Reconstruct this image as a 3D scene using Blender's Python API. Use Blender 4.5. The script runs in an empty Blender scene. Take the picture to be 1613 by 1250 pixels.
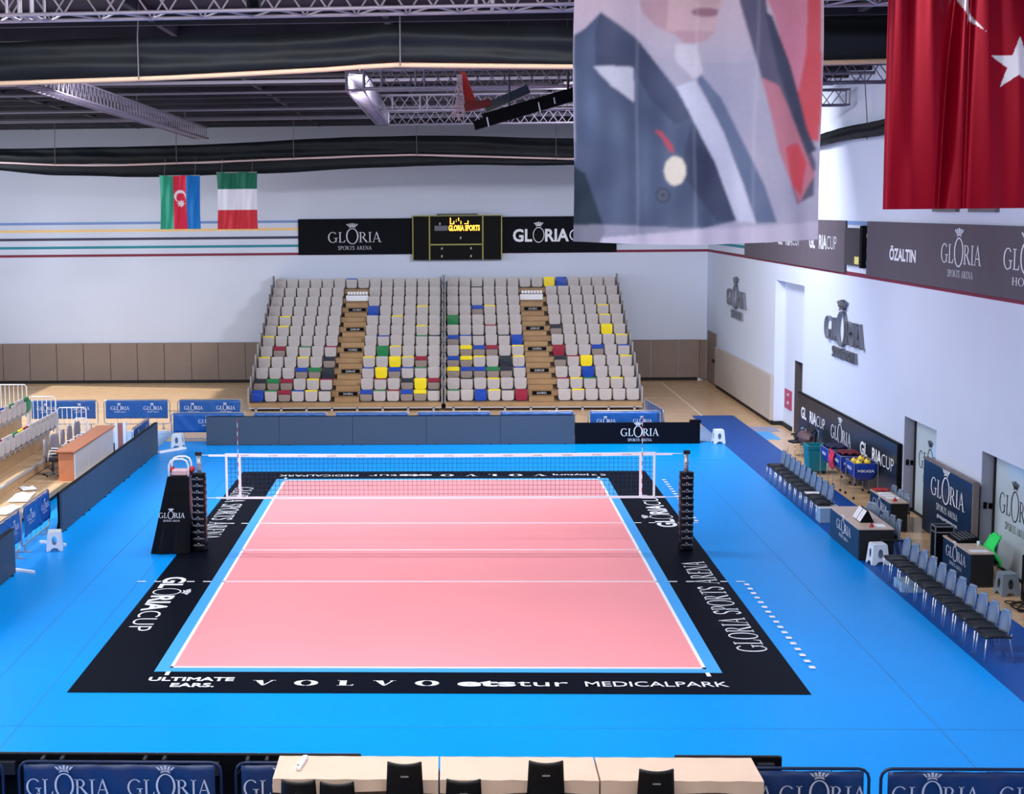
import bpy, math, random
import numpy as np
from mathutils import Vector
random.seed(7)
PI = math.pi
SC = bpy.context.scene
COL = SC.collection

# ---------------------------------------------------------------- camera, world, lights, exposure
CX, CY, CZ = 0.2623, -34.0683, 7.6865
YAW, PIT, ROL, FPX, PPX, PPY = -0.0410, 0.1163, -0.0099, 2419.12, 610.84, 611.1
cam_d = bpy.data.cameras.new('camera')
cam = bpy.data.objects.new('camera', cam_d)
COL.objects.link(cam)
SC.camera = cam
def cam_axes():
    cy, sy, cp, sp = math.cos(YAW), math.sin(YAW), math.cos(PIT), math.sin(PIT)
    f = Vector((sy*cp, cy*cp, -sp)); r = Vector((cy, -sy, 0)); u = r.cross(f)
    c, s = math.cos(ROL), math.sin(ROL)
    return r*c + u*s, u*c - r*s, f
_r, _u, _f = cam_axes()
from mathutils import Matrix
cam.matrix_world = Matrix(((_r.x, _u.x, -_f.x, CX), (_r.y, _u.y, -_f.y, CY), (_r.z, _u.z, -_f.z, CZ), (0, 0, 0, 1)))
cam_d.sensor_fit = 'HORIZONTAL'; cam_d.sensor_width = 36
cam_d.lens = FPX/1613*36
cam_d.shift_x = (806.5-PPX)/1613; cam_d.shift_y = (PPY-625)/1613
cam_d.clip_end = 300

SC.view_settings.view_transform = 'Standard'; SC.view_settings.look = 'None'
SC.view_settings.gamma = 1; SC.view_settings.use_curve_mapping = False
SC.view_settings.exposure = 0.0
wd = bpy.data.worlds.new('daylight'); SC.world = wd; wd.use_nodes = True
wd.node_tree.nodes['Background'].inputs[0].default_value = (.80, .88, 1.0, 1)
wd.node_tree.nodes['Background'].inputs[1].default_value = 1.05
def area(name, loc, rot, sx, sy, power, color=(1, 1, 1)):
    l = bpy.data.lights.new(name, 'AREA'); l.shape = 'RECTANGLE'; l.size = sx; l.size_y = sy
    l.energy = power; l.color = color
    o = bpy.data.objects.new(name, l); o.location = loc; o.rotation_euler = rot; COL.objects.link(o)
    return o
area('hall_lights_front', (-2, -21, 11.4), (math.radians(8), 0, 0), 13, 5, 1800, (.97, .96, 1))
area('court_fill', (-1.5, -9.6, 11.4), (0, 0, 0), 13, 2, 1850, (.97, .96, 1))  # unseen overhead lamp added to lift the dark middle of the court
area('back_wall_fill', (-2.5, 3.1, 11.3), (math.radians(48), 0, 0), 12, .55, 2600, (.97, .96, 1))  # added lamp behind the curtain roll, tilted to brighten the back wall
area('back_wall_fill_right', (5.6, 12, 11.2), (math.radians(52), 0, 0), 3, 1.5, 2200, (.97, .96, 1))  # added lamp hidden by the portrait banner, brightens the back wall's right
area('rear_fill', (0, -31, 11.2), (math.radians(40), 0, 0), 22, 5, 900, (.97, .96, 1))  # added fill high above the camera, lights the back wall frontally
area('daylight_windows', (-19.6, 3, 8.2), (0, math.radians(-62), 0), 4.0, 46, 2300, (.74, .88, 1))
area('back_wall_fill_left', (-19.4, 25, 6.5), (math.radians(75), 0, math.radians(-55)), 4.0, 6, 380, (.88, .93, 1))  # added fill that brightens the left part of the back wall
sl = bpy.data.lights.new('sun', 'SUN'); sl.energy = 4.5; sl.angle = .02; sl.color = (1, .97, .95)
so = bpy.data.objects.new('sun', sl); so.rotation_euler = (math.radians(-8), math.radians(-47), 0); COL.objects.link(so)

# ---------------------------------------------------------------- materials
def lin(c):
    c = c/255.0
    return c/12.92 if c <= .04045 else ((c+.055)/1.055)**2.4
def rgb(r, g, b): return (lin(r), lin(g), lin(b), 1)
MATS = {}
def mat(name, col, rough=.6, metal=0, noise=0, nscale=3.0, spec=.5, emit=0, bump=0, bscale=40):
    if name in MATS: return MATS[name]
    m = bpy.data.materials.new(name); m.use_nodes = True
    nt = m.node_tree; b = nt.nodes['Principled BSDF']
    c = rgb(*col)
    b.inputs['Base Color'].default_value = c
    b.inputs['Roughness'].default_value = rough; b.inputs['Metallic'].default_value = metal
    b.inputs['Specular IOR Level'].default_value = spec
    tc = nt.nodes.new('ShaderNodeTexCoord')
    if noise:
        n = nt.nodes.new('ShaderNodeTexNoise'); n.inputs['Scale'].default_value = nscale; n.inputs['Detail'].default_value = 4
        nt.links.new(tc.outputs['Object'], n.inputs['Vector'])
        mr = nt.nodes.new('ShaderNodeMapRange'); mr.inputs['From Min'].default_value = .3; mr.inputs['From Max'].default_value = .7
        mr.inputs['To Min'].default_value = 1-noise; mr.inputs['To Max'].default_value = 1+noise
        nt.links.new(n.outputs['Fac'], mr.inputs['Value'])
        mx = nt.nodes.new('ShaderNodeVectorMath'); mx.operation = 'SCALE'; mx.inputs[0].default_value = c[:3]
        nt.links.new(mr.outputs['Result'], mx.inputs['Scale']); nt.links.new(mx.outputs['Vector'], b.inputs['Base Color'])
    if bump:
        n2 = nt.nodes.new('ShaderNodeTexNoise'); n2.inputs['Scale'].default_value = bscale
        nt.links.new(tc.outputs['Object'], n2.inputs['Vector'])
        bp = nt.nodes.new('ShaderNodeBump'); bp.inputs['Strength'].default_value = bump; bp.inputs['Distance'].default_value = .02
        nt.links.new(n2.outputs['Fac'], bp.inputs['Height']); nt.links.new(bp.outputs['Normal'], b.inputs['Normal'])
    if emit:
        b.inputs['Emission Color'].default_value = c; b.inputs['Emission Strength'].default_value = emit
    MATS[name] = m
    return m
def wood_mat(name, c1, c2, rough=.3, along='X', plank=.13, rowlen=1.8):
    if name in MATS: return MATS[name]
    m = bpy.data.materials.new(name); m.use_nodes = True
    nt = m.node_tree; b = nt.nodes['Principled BSDF']; b.inputs['Roughness'].default_value = rough
    tc = nt.nodes.new('ShaderNodeTexCoord'); mp = nt.nodes.new('ShaderNodeMapping')
    nt.links.new(tc.outputs['Object'], mp.inputs['Vector'])
    if along == 'Y': mp.inputs['Rotation'].default_value = (0, 0, PI/2)
    br = nt.nodes.new('ShaderNodeTexBrick'); br.inputs['Scale'].default_value = 1
    br.inputs['Color1'].default_value = rgb(*c1); br.inputs['Color2'].default_value = rgb(*c2)
    br.inputs['Mortar'].default_value = rgb(*[int(v*.72) for v in c2])
    br.inputs['Brick Width'].default_value = rowlen; br.inputs['Row Height'].default_value = plank
    br.inputs['Mortar Size'].default_value = .004; br.inputs['Bias'].default_value = 0
    nt.links.new(mp.outputs['Vector'], br.inputs['Vector'])
    n = nt.nodes.new('ShaderNodeTexNoise'); n.inputs['Scale'].default_value = 2.5; n.inputs['Detail'].default_value = 5
    nt.links.new(mp.outputs['Vector'], n.inputs['Vector'])
    mr = nt.nodes.new('ShaderNodeMapRange'); mr.inputs['To Min'].default_value = .8; mr.inputs['To Max'].default_value = 1.15
    nt.links.new(n.outputs['Fac'], mr.inputs['Value'])
    sc = nt.nodes.new('ShaderNodeVectorMath'); sc.operation = 'SCALE'
    nt.links.new(br.outputs['Color'], sc.inputs[0]); nt.links.new(mr.outputs['Result'], sc.inputs['Scale'])
    nt.links.new(sc.outputs['Vector'], b.inputs['Base Color'])
    MATS[name] = m
    return m
def mesh_mat(name, col, op):
    m = bpy.data.materials.new(name); m.use_nodes = True
    nt = m.node_tree; b = nt.nodes['Principled BSDF']; b.inputs['Base Color'].default_value = rgb(*col); b.inputs['Roughness'].default_value = .9
    b.inputs['Alpha'].default_value = op
    MATS[name] = m
    return m
def print_mat(name, rough=.55, sheen=0, trans=0):
    m = bpy.data.materials.new(name); m.use_nodes = True
    nt = m.node_tree; b = nt.nodes['Principled BSDF']; b.inputs['Roughness'].default_value = rough; b.inputs['Metallic'].default_value = sheen; b.inputs['Specular IOR Level'].default_value = .3
    a = nt.nodes.new('ShaderNodeVertexColor'); a.layer_name = 'print'
    nt.links.new(a.outputs['Color'], b.inputs['Base Color'])
    if trans:
        t = nt.nodes.new('ShaderNodeBsdfTranslucent'); nt.links.new(a.outputs['Color'], t.inputs['Color'])
        mx = nt.nodes.new('ShaderNodeMixShader'); mx.inputs[0].default_value = trans
        nt.links.new(b.outputs[0], mx.inputs[1]); nt.links.new(t.outputs[0], mx.inputs[2])
        nt.links.new(mx.outputs[0], nt.nodes['Material Output'].inputs['Surface'])
    return m

wallw = mat('painted_wall', (208, 217, 238), .75, noise=.02, nscale=.5)
white = mat('white_paint', (240, 242, 250), .5)
whitep = mat('white_plastic', (222, 232, 240), .35)
letter_w = mat('white_lettering', (236, 240, 250), .6)
letter_dim = mat('dim_white_lettering', (205, 208, 222), .6)
letter_k = mat('black_lettering', (35, 42, 50), .5)
ceil_m = mat('dark_ceiling', (46, 42, 50), .9, noise=.25, nscale=1.2)
beam_m = mat('ceiling_steel', (112, 108, 122), .6)
pad_m = mat('taupe_wall_pad', (134, 118, 110), .7, noise=.04, nscale=1.5)
padr_m = mat('light_taupe_pad', (186, 176, 170), .65, noise=.04, nscale=1.5)
black_rub = mat('black_rubber', (14, 14, 17), .7)
wood_f = wood_mat('maple_floor', (232, 194, 150), (218, 178, 134), .25, 'X', .09, 1.6)
wood_d = wood_mat('deck_wood', (176, 142, 102), (158, 122, 84), .5, 'X', .2, 2.4)
blue_f = mat('blue_vinyl_floor', (0, 148, 240), .33, spec=.1, noise=.035, nscale=.35, bump=.04, bscale=300)
blue_in = mat('blue_inner_vinyl', (70, 168, 244), .4, spec=.25)
dblue_f = mat('dark_blue_vinyl', (0, 74, 158), .45, spec=.25, noise=.03, nscale=.5)
pblue_f = mat('pale_blue_vinyl', (128, 160, 200), .4)
pink_f = mat('pink_vinyl_court', (250, 158, 166), .42, noise=.03, nscale=.4)
blackmat = mat('black_vinyl_border', (11, 15, 27), .45, noise=.08, nscale=.6, spec=.03)
seam_m = mat('floor_seam', (40, 118, 190), .5)
slate = mat('slate_led_face', (58, 74, 92), .55, noise=.03, nscale=2)
ledblack = mat('black_board', (12, 15, 24), .6, spec=.08)
led_back = mat('black_metal', (8, 9, 14), .6, spec=.12)
banner_b = mat('blue_banner_vinyl', (22, 84, 160), .38, noise=.08, nscale=2.5, bump=.35, bscale=3)
banner_n = mat('navy_banner_vinyl', (22, 52, 104), .4, noise=.08, nscale=2.5, bump=.3, bscale=3)
steel = mat('galvanised_steel', (170, 174, 184), .35, .6)
chrome = mat('chrome_legs', (214, 220, 230), .18, .8)
alu = mat('truss_aluminium', (176, 168, 186), .35, .35)
alu_d = mat('dull_rigging_aluminium', (128, 122, 140), .45, .3)
darksteel = mat('dark_steel', (56, 58, 66), .4, .4)
navytube = mat('navy_tube', (30, 46, 84), .35, .3)
vinyl = mat('black_gathered_vinyl', (20, 24, 30), .6, spec=.25, noise=.2, nscale=1)
tan_pipe = mat('tan_pipe', (196, 166, 140), .5)
pinkpipe = mat('pale_pipe', (196, 170, 172), .5)
rope_m = mat('rope', (96, 94, 104), .8)
net_curt = mesh_mat('mesh_curtain', (34, 36, 48), .5)
net_line = mat('net_cord', (28, 52, 84), .8)
band_w = mat('white_net_band', (250, 250, 254), .6)
red_m = mat('red_band', (176, 34, 40), .5)
padblk = mat('black_post_pad', (6, 8, 16), .3, spec=.2, bump=.3, bscale=6)
beige = mat('beige_laminate', (200, 178, 162), .45, noise=.04, nscale=4)
cloth_b = mat('beige_tablecloth', (224, 196, 174), .8, noise=.03, nscale=3, bump=.25, bscale=2.5)
skirt = mat('dark_teal_skirt', (14, 48, 80), .5)
skirt_k = mat('black_skirt', (10, 12, 16), .7)
billb = mat('grey_brown_banner', (88, 80, 92), .7, noise=.05, nscale=1.5, bump=.2, bscale=2)
seat_g = mat('grey_seat_plastic', (190, 183, 184), .45, noise=.03, nscale=5)
seat_b = mat('taupe_seat_plastic', (146, 132, 126), .5)
seatcols = {'blue': (10, 70, 176), 'green': (20, 130, 74), 'red': (150, 26, 58), 'yellow': (250, 226, 30), 'black': (36, 44, 58)}
SM = {k: mat(k+'_seat_plastic', v, .4) for k, v in seatcols.items()}
chair_back = mat('silver_blue_chair_shell', (120, 138, 162), .22, .3)
chair_seat = mat('black_chair_seat', (16, 18, 24), .5)
metal_l = mat('brushed_metal_letters', (128, 132, 142), .32, .55)

# ---------------------------------------------------------------- mesh builder
def wl(o):
    v = Vector((0, 0, 0))
    while o is not None:
        v += Vector(o.location); o = o.parent
    return v
class MB:
    def __init__(self, T=None): self.v = []; self.f = []; self.mi = []; self.T = T; self.cur = 0
    def P(self, p):
        p = Vector(p)
        self.v.append(Vector(self.T(p)) if self.T else p); return len(self.v)-1
    def face(self, ids): self.f.append(list(ids)); self.mi.append(self.cur)
    def poly(self, pts): self.face([self.P(p) for p in pts])
    def hexa(self, a):
        i = [self.P(p) for p in a]
        for q in ((0, 3, 2, 1), (4, 5, 6, 7), (0, 1, 5, 4), (1, 2, 6, 5), (2, 3, 7, 6), (3, 0, 4, 7)): self.face([i[k] for k in q])
        return self
    def box(self, x0, x1, y0, y1, z0, z1):
        return self.hexa([(x0, y0, z0), (x1, y0, z0), (x1, y1, z0), (x0, y1, z0), (x0, y0, z1), (x1, y0, z1), (x1, y1, z1), (x0, y1, z1)])
    def ring(self, c, ax, r, n, ref=None):
        ax = Vector(ax).normalized(); a = ax.cross(Vector((0, 0, 1)) if abs(ax.z) < .9 else Vector((1, 0, 0))).normalized(); b = ax.cross(a)
        return [self.P(Vector(c)+a*math.cos(2*PI*k/n)*r+b*math.sin(2*PI*k/n)*r) for k in range(n)]
    def tube(self, pts, r, n=6, cap=True, closed=False):
        pts = [Vector(p) for p in pts]; rings = []; m = len(pts)
        pa = None
        for i, p in enumerate(pts):
            if closed: d = (pts[(i+1) % m]-pts[i-1])
            else: d = pts[min(i+1, m-1)]-pts[max(i-1, 0)]
            d = d.normalized()
            if pa is None: pa = d.cross(Vector((0, 0, 1)) if abs(d.z) < .9 else Vector((1, 0, 0))).normalized()
            else: pa = (pa-d*pa.dot(d)).normalized()
            b = d.cross(pa); rr = r[i] if isinstance(r, (list, tuple)) else r
            rings.append([self.P(p+pa*math.cos(2*PI*k/n)*rr+b*math.sin(2*PI*k/n)*rr) for k in range(n)])
        for i in range(m if closed else m-1):
            A, B = rings[i], rings[(i+1) % m]
            for k in range(n): self.face([A[k], A[(k+1) % n], B[(k+1) % n], B[k]])
        if cap and not closed: self.face(rings[0][::-1]); self.face(rings[-1])
        return self
    def grid(self, fn, nu, nv, closeu=False):
        ids = [[self.P(fn(i/nu, j/nv)) for j in range(nv+1)] for i in range(nu if closeu else nu+1)]
        m = len(ids)
        for i in range(nu):
            for j in range(nv): self.face([ids[i][j], ids[(i+1) % m][j], ids[(i+1) % m][j+1], ids[i][j+1]])
        return ids
    def lathe(self, c, prof, n=12):
        rs = []
        for r, z in prof: rs.append([self.P((c[0]+r*math.cos(2*PI*k/n), c[1]+r*math.sin(2*PI*k/n), c[2]+z)) for k in range(n)])
        for A, B in zip(rs, rs[1:]):
            for k in range(n): self.face([A[k], A[(k+1) % n], B[(k+1) % n], B[k]])
        self.face(rs[0][::-1]); self.face(rs[-1]); return self
    def prism(self, pts, d):
        a = [self.P(p) for p in pts]; b = [self.P(Vector(p)+Vector(d)) for p in pts]; n = len(pts)
        self.face(a[::-1]); self.face(b)
        for k in range(n): self.face([a[k], a[(k+1) % n], b[(k+1) % n], b[k]])
        return self
    def sphere(self, c, rx, ry=None, rz=None, nu=10, nv=7):
        ry = ry or rx; rz = rz or rx
        self.grid(lambda u, v: (c[0]+rx*math.cos(2*PI*u)*math.sin(PI*v), c[1]+ry*math.sin(2*PI*u)*math.sin(PI*v), c[2]-rz*math.cos(PI*v)), nu, nv, True)
        return self
    def build(self, name, m, parent=None, smooth=False, bevel=0):
        off = wl(parent) if parent is not None else Vector((0, 0, 0))
        me = bpy.data.meshes.new(name)
        me.from_pydata([tuple(p-off) for p in self.v], [], self.f)
        for x in (m if isinstance(m, list) else [m]): me.materials.append(x)
        if isinstance(m, list): me.polygons.foreach_set('material_index', self.mi)
        if smooth: me.polygons.foreach_set('use_smooth', [True]*len(me.polygons))
        me.update()
        o = bpy.data.objects.new(name, me); COL.objects.link(o)
        if parent is not None: o.parent = parent
        if bevel:
            b = o.modifiers.new('bevel', 'BEVEL'); b.width = bevel; b.segments = 2; b.limit_method = 'ANGLE'
        return o
def tag(o, label, cat, group=None):
    o['label'] = label; o['category'] = cat
    if group: o['group'] = group
    return o
def thing(name, label, cat, loc=(0, 0, 0), group=None):
    o = bpy.data.objects.new(name, None); o.empty_display_size = .2; COL.objects.link(o); o.location = loc
    return tag(o, label, cat, group)
def struct(o): o['kind'] = 'structure'; return o
KIDS = {}
def tree_copy(o, parent=None):
    c = o.copy(); COL.objects.link(c)
    if parent is not None: c.parent = parent
    for ch in list(o.children): tree_copy(ch, c)
    return c
def place(proto, used, loc, rz, label, group=None):
    if not used: used.append(1); o = proto
    else: o = tree_copy(proto)
    o.location = loc; o.rotation_euler = (0, 0, rz); o['label'] = label
    if group: o['group'] = group
    return o

# ---------------------------------------------------------------- lettering
def _r(x0, y0, x1, y1): return [[(x0, y0), (x1, y0), (x1, y1), (x0, y1)]]
def _band(cx, cy, ro, ri, a0, a1, n=20, icx=None, icy=None):
    out = []; icx = cx if icx is None else icx; icy = cy if icy is None else icy
    for k in range(n):
        t0 = math.radians(a0+(a1-a0)*k/n); t1 = math.radians(a0+(a1-a0)*(k+1)/n)
        p = lambda t, r, x, y: (x+r[0]*math.cos(t), y+r[1]*math.sin(t))
        out.append([p(t0, ri, icx, icy), p(t0, ro, cx, cy), p(t1, ro, cx, cy), p(t1, ri, icx, icy)])
    return out
def _stroke(pts, w):
    out = []
    for i in range(len(pts)-1):
        (x0, y0), (x1, y1) = pts[i], pts[i+1]; d = math.hypot(x1-x0, y1-y0); nx, ny = -(y1-y0)/d*w/2, (x1-x0)/d*w/2
        out.append([(x0-nx, y0-ny), (x1-nx, y1-ny), (x1+nx, y1+ny), (x0+nx, y0+ny)])
    return out
def serif(ch, k=1.0):
    t = .12*k; h = .045
    if ch == 'G': return _band(.47, .5, (.46, .53), (.46-t, .48), 42, 322) + _r(.72, .05, .72+t, .42) + _r(.58, .40, .95, .40+h), .95
    if ch == 'C': return _band(.47, .5, (.46, .53), (.46-t, .48), 42, 318), .86
    if ch == 'O': return _band(.48, .5, (.47, .53), (.47-t, .485), 0, 360, 32), .96
    if ch == 'L': return _r(.1, 0, .1+t, 1)+_r(0, 1-h, .34, 1)+_r(0, 0, .62, h)+[[(.52, h), (.62, 0), (.66, .24), (.62, .24)]], .66
    if ch == 'I': return _r(.1, 0, .1+t, 1)+_r(0, 1-h, .33, 1)+_r(0, 0, .33, h), .33
    if ch in 'RPB':
        g = _r(.1, 0, .1+t, 1)+_r(0, 1-h, .32, 1)+_r(0, 0, .33, h)+_r(.1, .48, .34, .48+h)+_band(.32, .74, (.3, .26), (.3-t, .215), -90, 90, 12)
        if ch == 'R': return g+[[(.3, .5), (.44, .5), (.86, 0), (.68, 0)]], .84
        return g, .64
    if ch == 'A': return _stroke([(.1, 0), (.42, 1)], .055)+[[(.36, 1.02), (.46, 1.02), (.80, 0), (.80-t*1.15, 0)]]+_r(.2, .32, .62, .32+h)+_r(0, 0, .22, h)+_r(.58, 0, .9, h), .9
    if ch == 'V': return [[(.08, 1), (.08+t*1.15, 1), (.50, 0), (.40, 0)]]+_stroke([(.46, 0), (.78, 1)], .055)+_r(0, 1-h, .3, 1)+_r(.66, 1-h, .9, 1), .9
    if ch == 'N': return _r(.1, 0, .155, 1)+_r(.72, 0, .775, 1)+[[(.06, 1), (.2, 1), (.775, 0), (.66, 0)]]+_r(0, 0, .25, h)+_r(0, 1-h, .18, 1)+_r(.62, 1-h, .88, 1), .88
    if ch == 'T': return _r(.33, 0, .33+t, 1)+_r(.02, 1-h, .76, 1)+_r(.2, 0, .58, h)+_r(.02, .8, .05, 1)+_r(.73, .8, .76, 1), .78
    if ch == 'E': return _r(.1, 0, .1+t, 1)+_r(0, 1-h, .6, 1)+_r(0, 0, .62, h)+_r(.1, .49, .5, .49+h)+_r(.57, .82, .6, 1)+_r(.59, 0, .62, .2), .64
    if ch == 'H': return _r(.1, 0, .1+t, 1)+_r(.66, 0, .66+t, 1)+_r(.1, .49, .7, .49+h)+_r(0, 0, .33, h)+_r(.56, 0, .88, h)+_r(0, 1-h, .33, 1)+_r(.56, 1-h, .88, 1), .88
    if ch == 'S': return _stroke([(.52, .78), (.48, .92), (.34, .98), (.18, .95), (.08, .84), (.08, .7), (.18, .6), (.4, .48), (.5, .36), (.52, .2), (.44, .06), (.28, .01), (.12, .05), (.06, .2)], .08*k+.02), .6
    return [], .4
def tr(polys, dx=0, dy=0, sx=1, sy=1): return [[(x*sx+dx, y*sy+dy) for x, y in p] for p in polys]
def serif_text(s, k=1.0, sp=.08, sx=1.0):
    out = []; x = 0
    for ch in s:
        g, w = serif(ch, k); out += tr(g, x, 0, sx); x += w*sx+sp
    return out, x-sp
def crown(cx, y0, w, h):
    out = _band(cx, y0-h*.9, (w*.42, h*1.15), (w*.42, h*.95), 50, 130, 6)
    for i in range(5):
        a = (i-2)/2; bx = cx+a*w*.26; tx = cx+a*w*.46; b = y0+h*.32-abs(a)*h*.12; t = y0+h*(1.0-abs(a)*.22)
        out.append([(bx-w*.055, b), (bx+w*.055, b), (tx+w*.075, t), (tx-w*.075, t)])
    out.append([(cx-w*.3, y0+h*.16), (cx+w*.3, y0+h*.16), (cx+w*.32, y0+h*.36), (cx-w*.32, y0+h*.36)])
    return out
def gloria_logo(sub='SPORTS ARENA', k=1.0, extra=None):
    """cap height 1; returns polygons centred on x=0"""
    out = []; x = 0
    for ch in 'GLORIA':
        if ch == 'O':
            g = _band(.62, .6, (.6, .78), (.6-.13*k, .71), 0, 360, 36)
            out += tr(g, x); out += crown(x+.62, 1.46, 1.1, .42); x += 1.24+.02
        else:
            g, w = serif(ch, k); out += tr(g, x); x += w+.06
    W = x-.06
    if sub:
        s, sw = serif_text(sub, 1.1, .1); sc = .66*W/sw*.95; sh = .36
        out += tr(s, (W-sw*sc)/2, -.72, sc, sh)
    return tr(out, -W/2), W
_tc = {}
def sans(s, bold=0.0):
    key = (s, bold)
    if key in _tc: return _tc[key]
    cu = bpy.data.curves.new('glyphs', 'FONT'); cu.body = s; cu.size = 1; cu.offset = bold; cu.resolution_u = 3
    ob = bpy.data.objects.new('glyphs', cu); COL.objects.link(ob)
    bpy.context.view_layer.update()
    dg = bpy.context.evaluated_depsgraph_get()
    me = ob.evaluated_get(dg).to_mesh()
    vs = [(v.co.x, v.co.y) for v in me.vertices]; polys = [[vs[i] for i in p.vertices] for p in me.polygons]
    ob.evaluated_get(dg).to_mesh_clear()
    bpy.data.objects.remove(ob); bpy.data.curves.remove(cu)
    ys = [y for p in polys for _, y in p] or [0, 1]; xs = [x for p in polys for x, _ in p] or [0, 1]
    H = .729
    polys = [[((x-min(xs))/H, y/H) for x, y in p] for p in polys]
    _tc[key] = (polys, (max(xs)-min(xs))/H)
    return _tc[key]
def cup_logo(hole=False):
    """GLORIACUP: heavy GL, thin crowned O, heavy RIA, thin CUP; starts at x=0"""
    out = []; g, w = sans('GL', .03); out += g; x = w+.06
    if not hole:
        out += tr(_band(.5, .5, (.5, .62), (.44, .56), 0, 360, 30), x); out += crown(x+.5, 1.2, .8, .34)
    x += 1.06
    g, w = sans('RIA', .03); out += tr(g, x); x += w+.04
    g, w = sans('CUP', -.012); out += tr(g, x); x += w
    return out, x
def letters(name, polys, o, u, v, n, size, m, parent, sx=1.0, depth=0.0):
    o, u, v, n = Vector(o), Vector(u), Vector(v), Vector(n)
    b = MB()
    for p in polys:
        q = [o+u*(x*size*sx)+v*(y*size) for x, y in p]
        nn = Vector((0, 0, 0))
        for i in range(1, len(q)-1): nn += (q[i]-q[0]).cross(q[i+1]-q[0])
        if nn.dot(n) < 0: q.reverse()
        if depth: b.prism(q, n*depth)
        else: b.poly(q)
    return b.build(name, m, parent)
X_, Y_, Z_ = Vector((1, 0, 0)), Vector((0, 1, 0)), Vector((0, 0, 1))

# ---------------------------------------------------------------- room shell
WX, WB = 11.6, 34.2
struct(MB().box(-22, 12.6, -40, WB+.3, -.2, 0).build('floor', wood_f))
struct(MB().box(-22, 12.6, WB, WB+.3, 0, 11.6).build('wall_back', wallw))
b = MB()
ops = [(19.95, 15.6, 5.1), (4.45, 1.9, 2.42), (-1.18, -3.75, 2.43)]
yc = WB
for (ya, yb, zt) in ops:
    b.box(WX, WX+.9, ya, yc, 0, 11.6); b.box(WX, WX+.9, yb, ya, zt, 11.6); yc = yb
b.box(WX, WX+.9, -40, yc, 0, 11.6)
struct(b.build('wall_right', wallw))
struct(MB().box(11.93, 12.5, 18.25, 19.95, 0, 5.1).box(11.93, 12.5, 15.6, 16.6, 0, 5.1).box(11.93, 12.5, 16.6, 18.25, 2.46, 5.1).build('wall_recess', wallw))
struct(MB().box(-22.3, -22, -40, WB, 0, 4.2).build('wall_left', wallw))
struct(MB().box(-22, 12.6, -40, WB, 11.55, 11.8).build('ceiling', ceil_m))
struct(MB().box(-22, 12.6, -40.3, -40, 0, 11.6).build('wall_front', mat('rear_wall_grey', (120, 120, 132), .8)))
b = MB()
for y in [-4+2.45*i for i in range(16)]: b.box(-22, WX, y, y+.16, 11.25, 11.55)
for x in (-18, -13.5, -5.5, -1, 3.5, 8): b.box(x, x+.12, -24, WB, 11.3, 11.55)
struct(b.build('ceiling_beams', ceil_m))
for i, (y, z, r) in enumerate([(8, 11.1, .05), (12.5, 11.15, .035), (18.5, 11.05, .05), (22.6, 10.95, .035), (24.3, 11.1, .06)]):
    o = MB().tube([(-22, y, z), (WX, y, z+.05)], r, 6).build('ceiling_pipe', beam_m)
    tag(o, ['thick service pipe just behind the rigging, nearest of the ceiling pipes', 'thin service pipe under the ceiling, second nearest', 'service pipe crossing the ceiling in the middle of the row',
            'thin service pipe under the ceiling, second farthest', 'thick service pipe under the ceiling nearest the back wall'][i], 'pipe', 'service pipes under the ceiling')
stripes = [(7.16, (120, 150, 206)), (6.83, (244, 206, 140)), (6.46, (56, 56, 84)), (6.09, (34, 136, 156)), (5.73, (124, 34, 62))]
for i, (z, c) in enumerate(stripes):
    m = mat('stripe_paint_%d' % i, c, .7)
    bb = MB(); bb.box(-22, WX, WB-.012, WB, z-.055, z+.055); bb.box(WX-.012, WX, -36, WB-.012, z-.055, z+.055)
    struct(bb.build('trim_%d' % (i+1), m))
struct(MB().box(-22, 11.2, WB-.1, WB-.0, 0, .12).build('baseboard_back', black_rub))
b = MB()
b.box(WX-.06, WX, 19.95, 31.3, 0, .14); b.box(11.87, 11.93, 18.4, 19.95, 0, .14); b.box(WX, 11.93, 19.89, 19.95, 0, .14)
b.box(WX, 11.93, 4.40, 4.45, 0, .1)
struct(b.build('baseboard_right', black_rub))
# back wall pads
ords = ['first', 'second', 'third', 'fourth', 'fifth', 'sixth', 'seventh', 'eighth', 'ninth', 'tenth', 'eleventh', 'twelfth', 'thirteenth', 'fourteenth', 'fifteenth', 'sixteenth', 'seventeenth', 'eighteenth', 'nineteenth', 'twentieth']
xs = [-21.1+1.22*i for i in range(12)]
for i, x in enumerate(xs):
    o = MB().box(x+.015, x+1.205, WB-.09, WB, .13, 1.81).build('wall_pad', pad_m, bevel=.012)
    tag(o, 'taupe padded wall panel on the back wall, %s from the left edge of the photo' % ords[i], 'wall pad', 'padded panels along the back wall left of the stand')
for i, (a, c) in enumerate([(6.75, 7.93), (7.95, 9.15), (9.17, 10.36), (10.38, 11.28)]):
    o = MB().box(a+.01, c, WB-.09, WB, .13, 1.81).build('wall_pad', pad_m, bevel=.012)
    tag(o, 'taupe wall pad right of the stand, %s' % ['half hidden behind the stand', 'next to the one half hidden by the stand', 'second from the room corner', 'nearest the room corner'][i], 'wall pad', 'padded panels along the back wall right of the stand')
o = MB().prism([(11.3, WB-.09, .1), (11.3, WB-.01, .1), (11.58, WB-.01, .1), (11.58, WB-.35, .1), (11.52, WB-.35, .1)], (0, 0, 1.7)).build('corner_pad', pad_m)
tag(o, 'narrow taupe corner pad where the back wall meets the right wall', 'wall pad')
d = thing('fire_door', 'taupe fire door in the far right corner of the hall', 'door', (WX, 32.6, 0))
MB().box(WX-.05, WX, 31.5, 33.6, .05, 2.25).build('door_leaf', pad_m, d)
MB().box(WX-.09, WX-.04, 32.0, 32.3, 1.0, 1.12).build('push_bar', black_rub, d)
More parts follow.
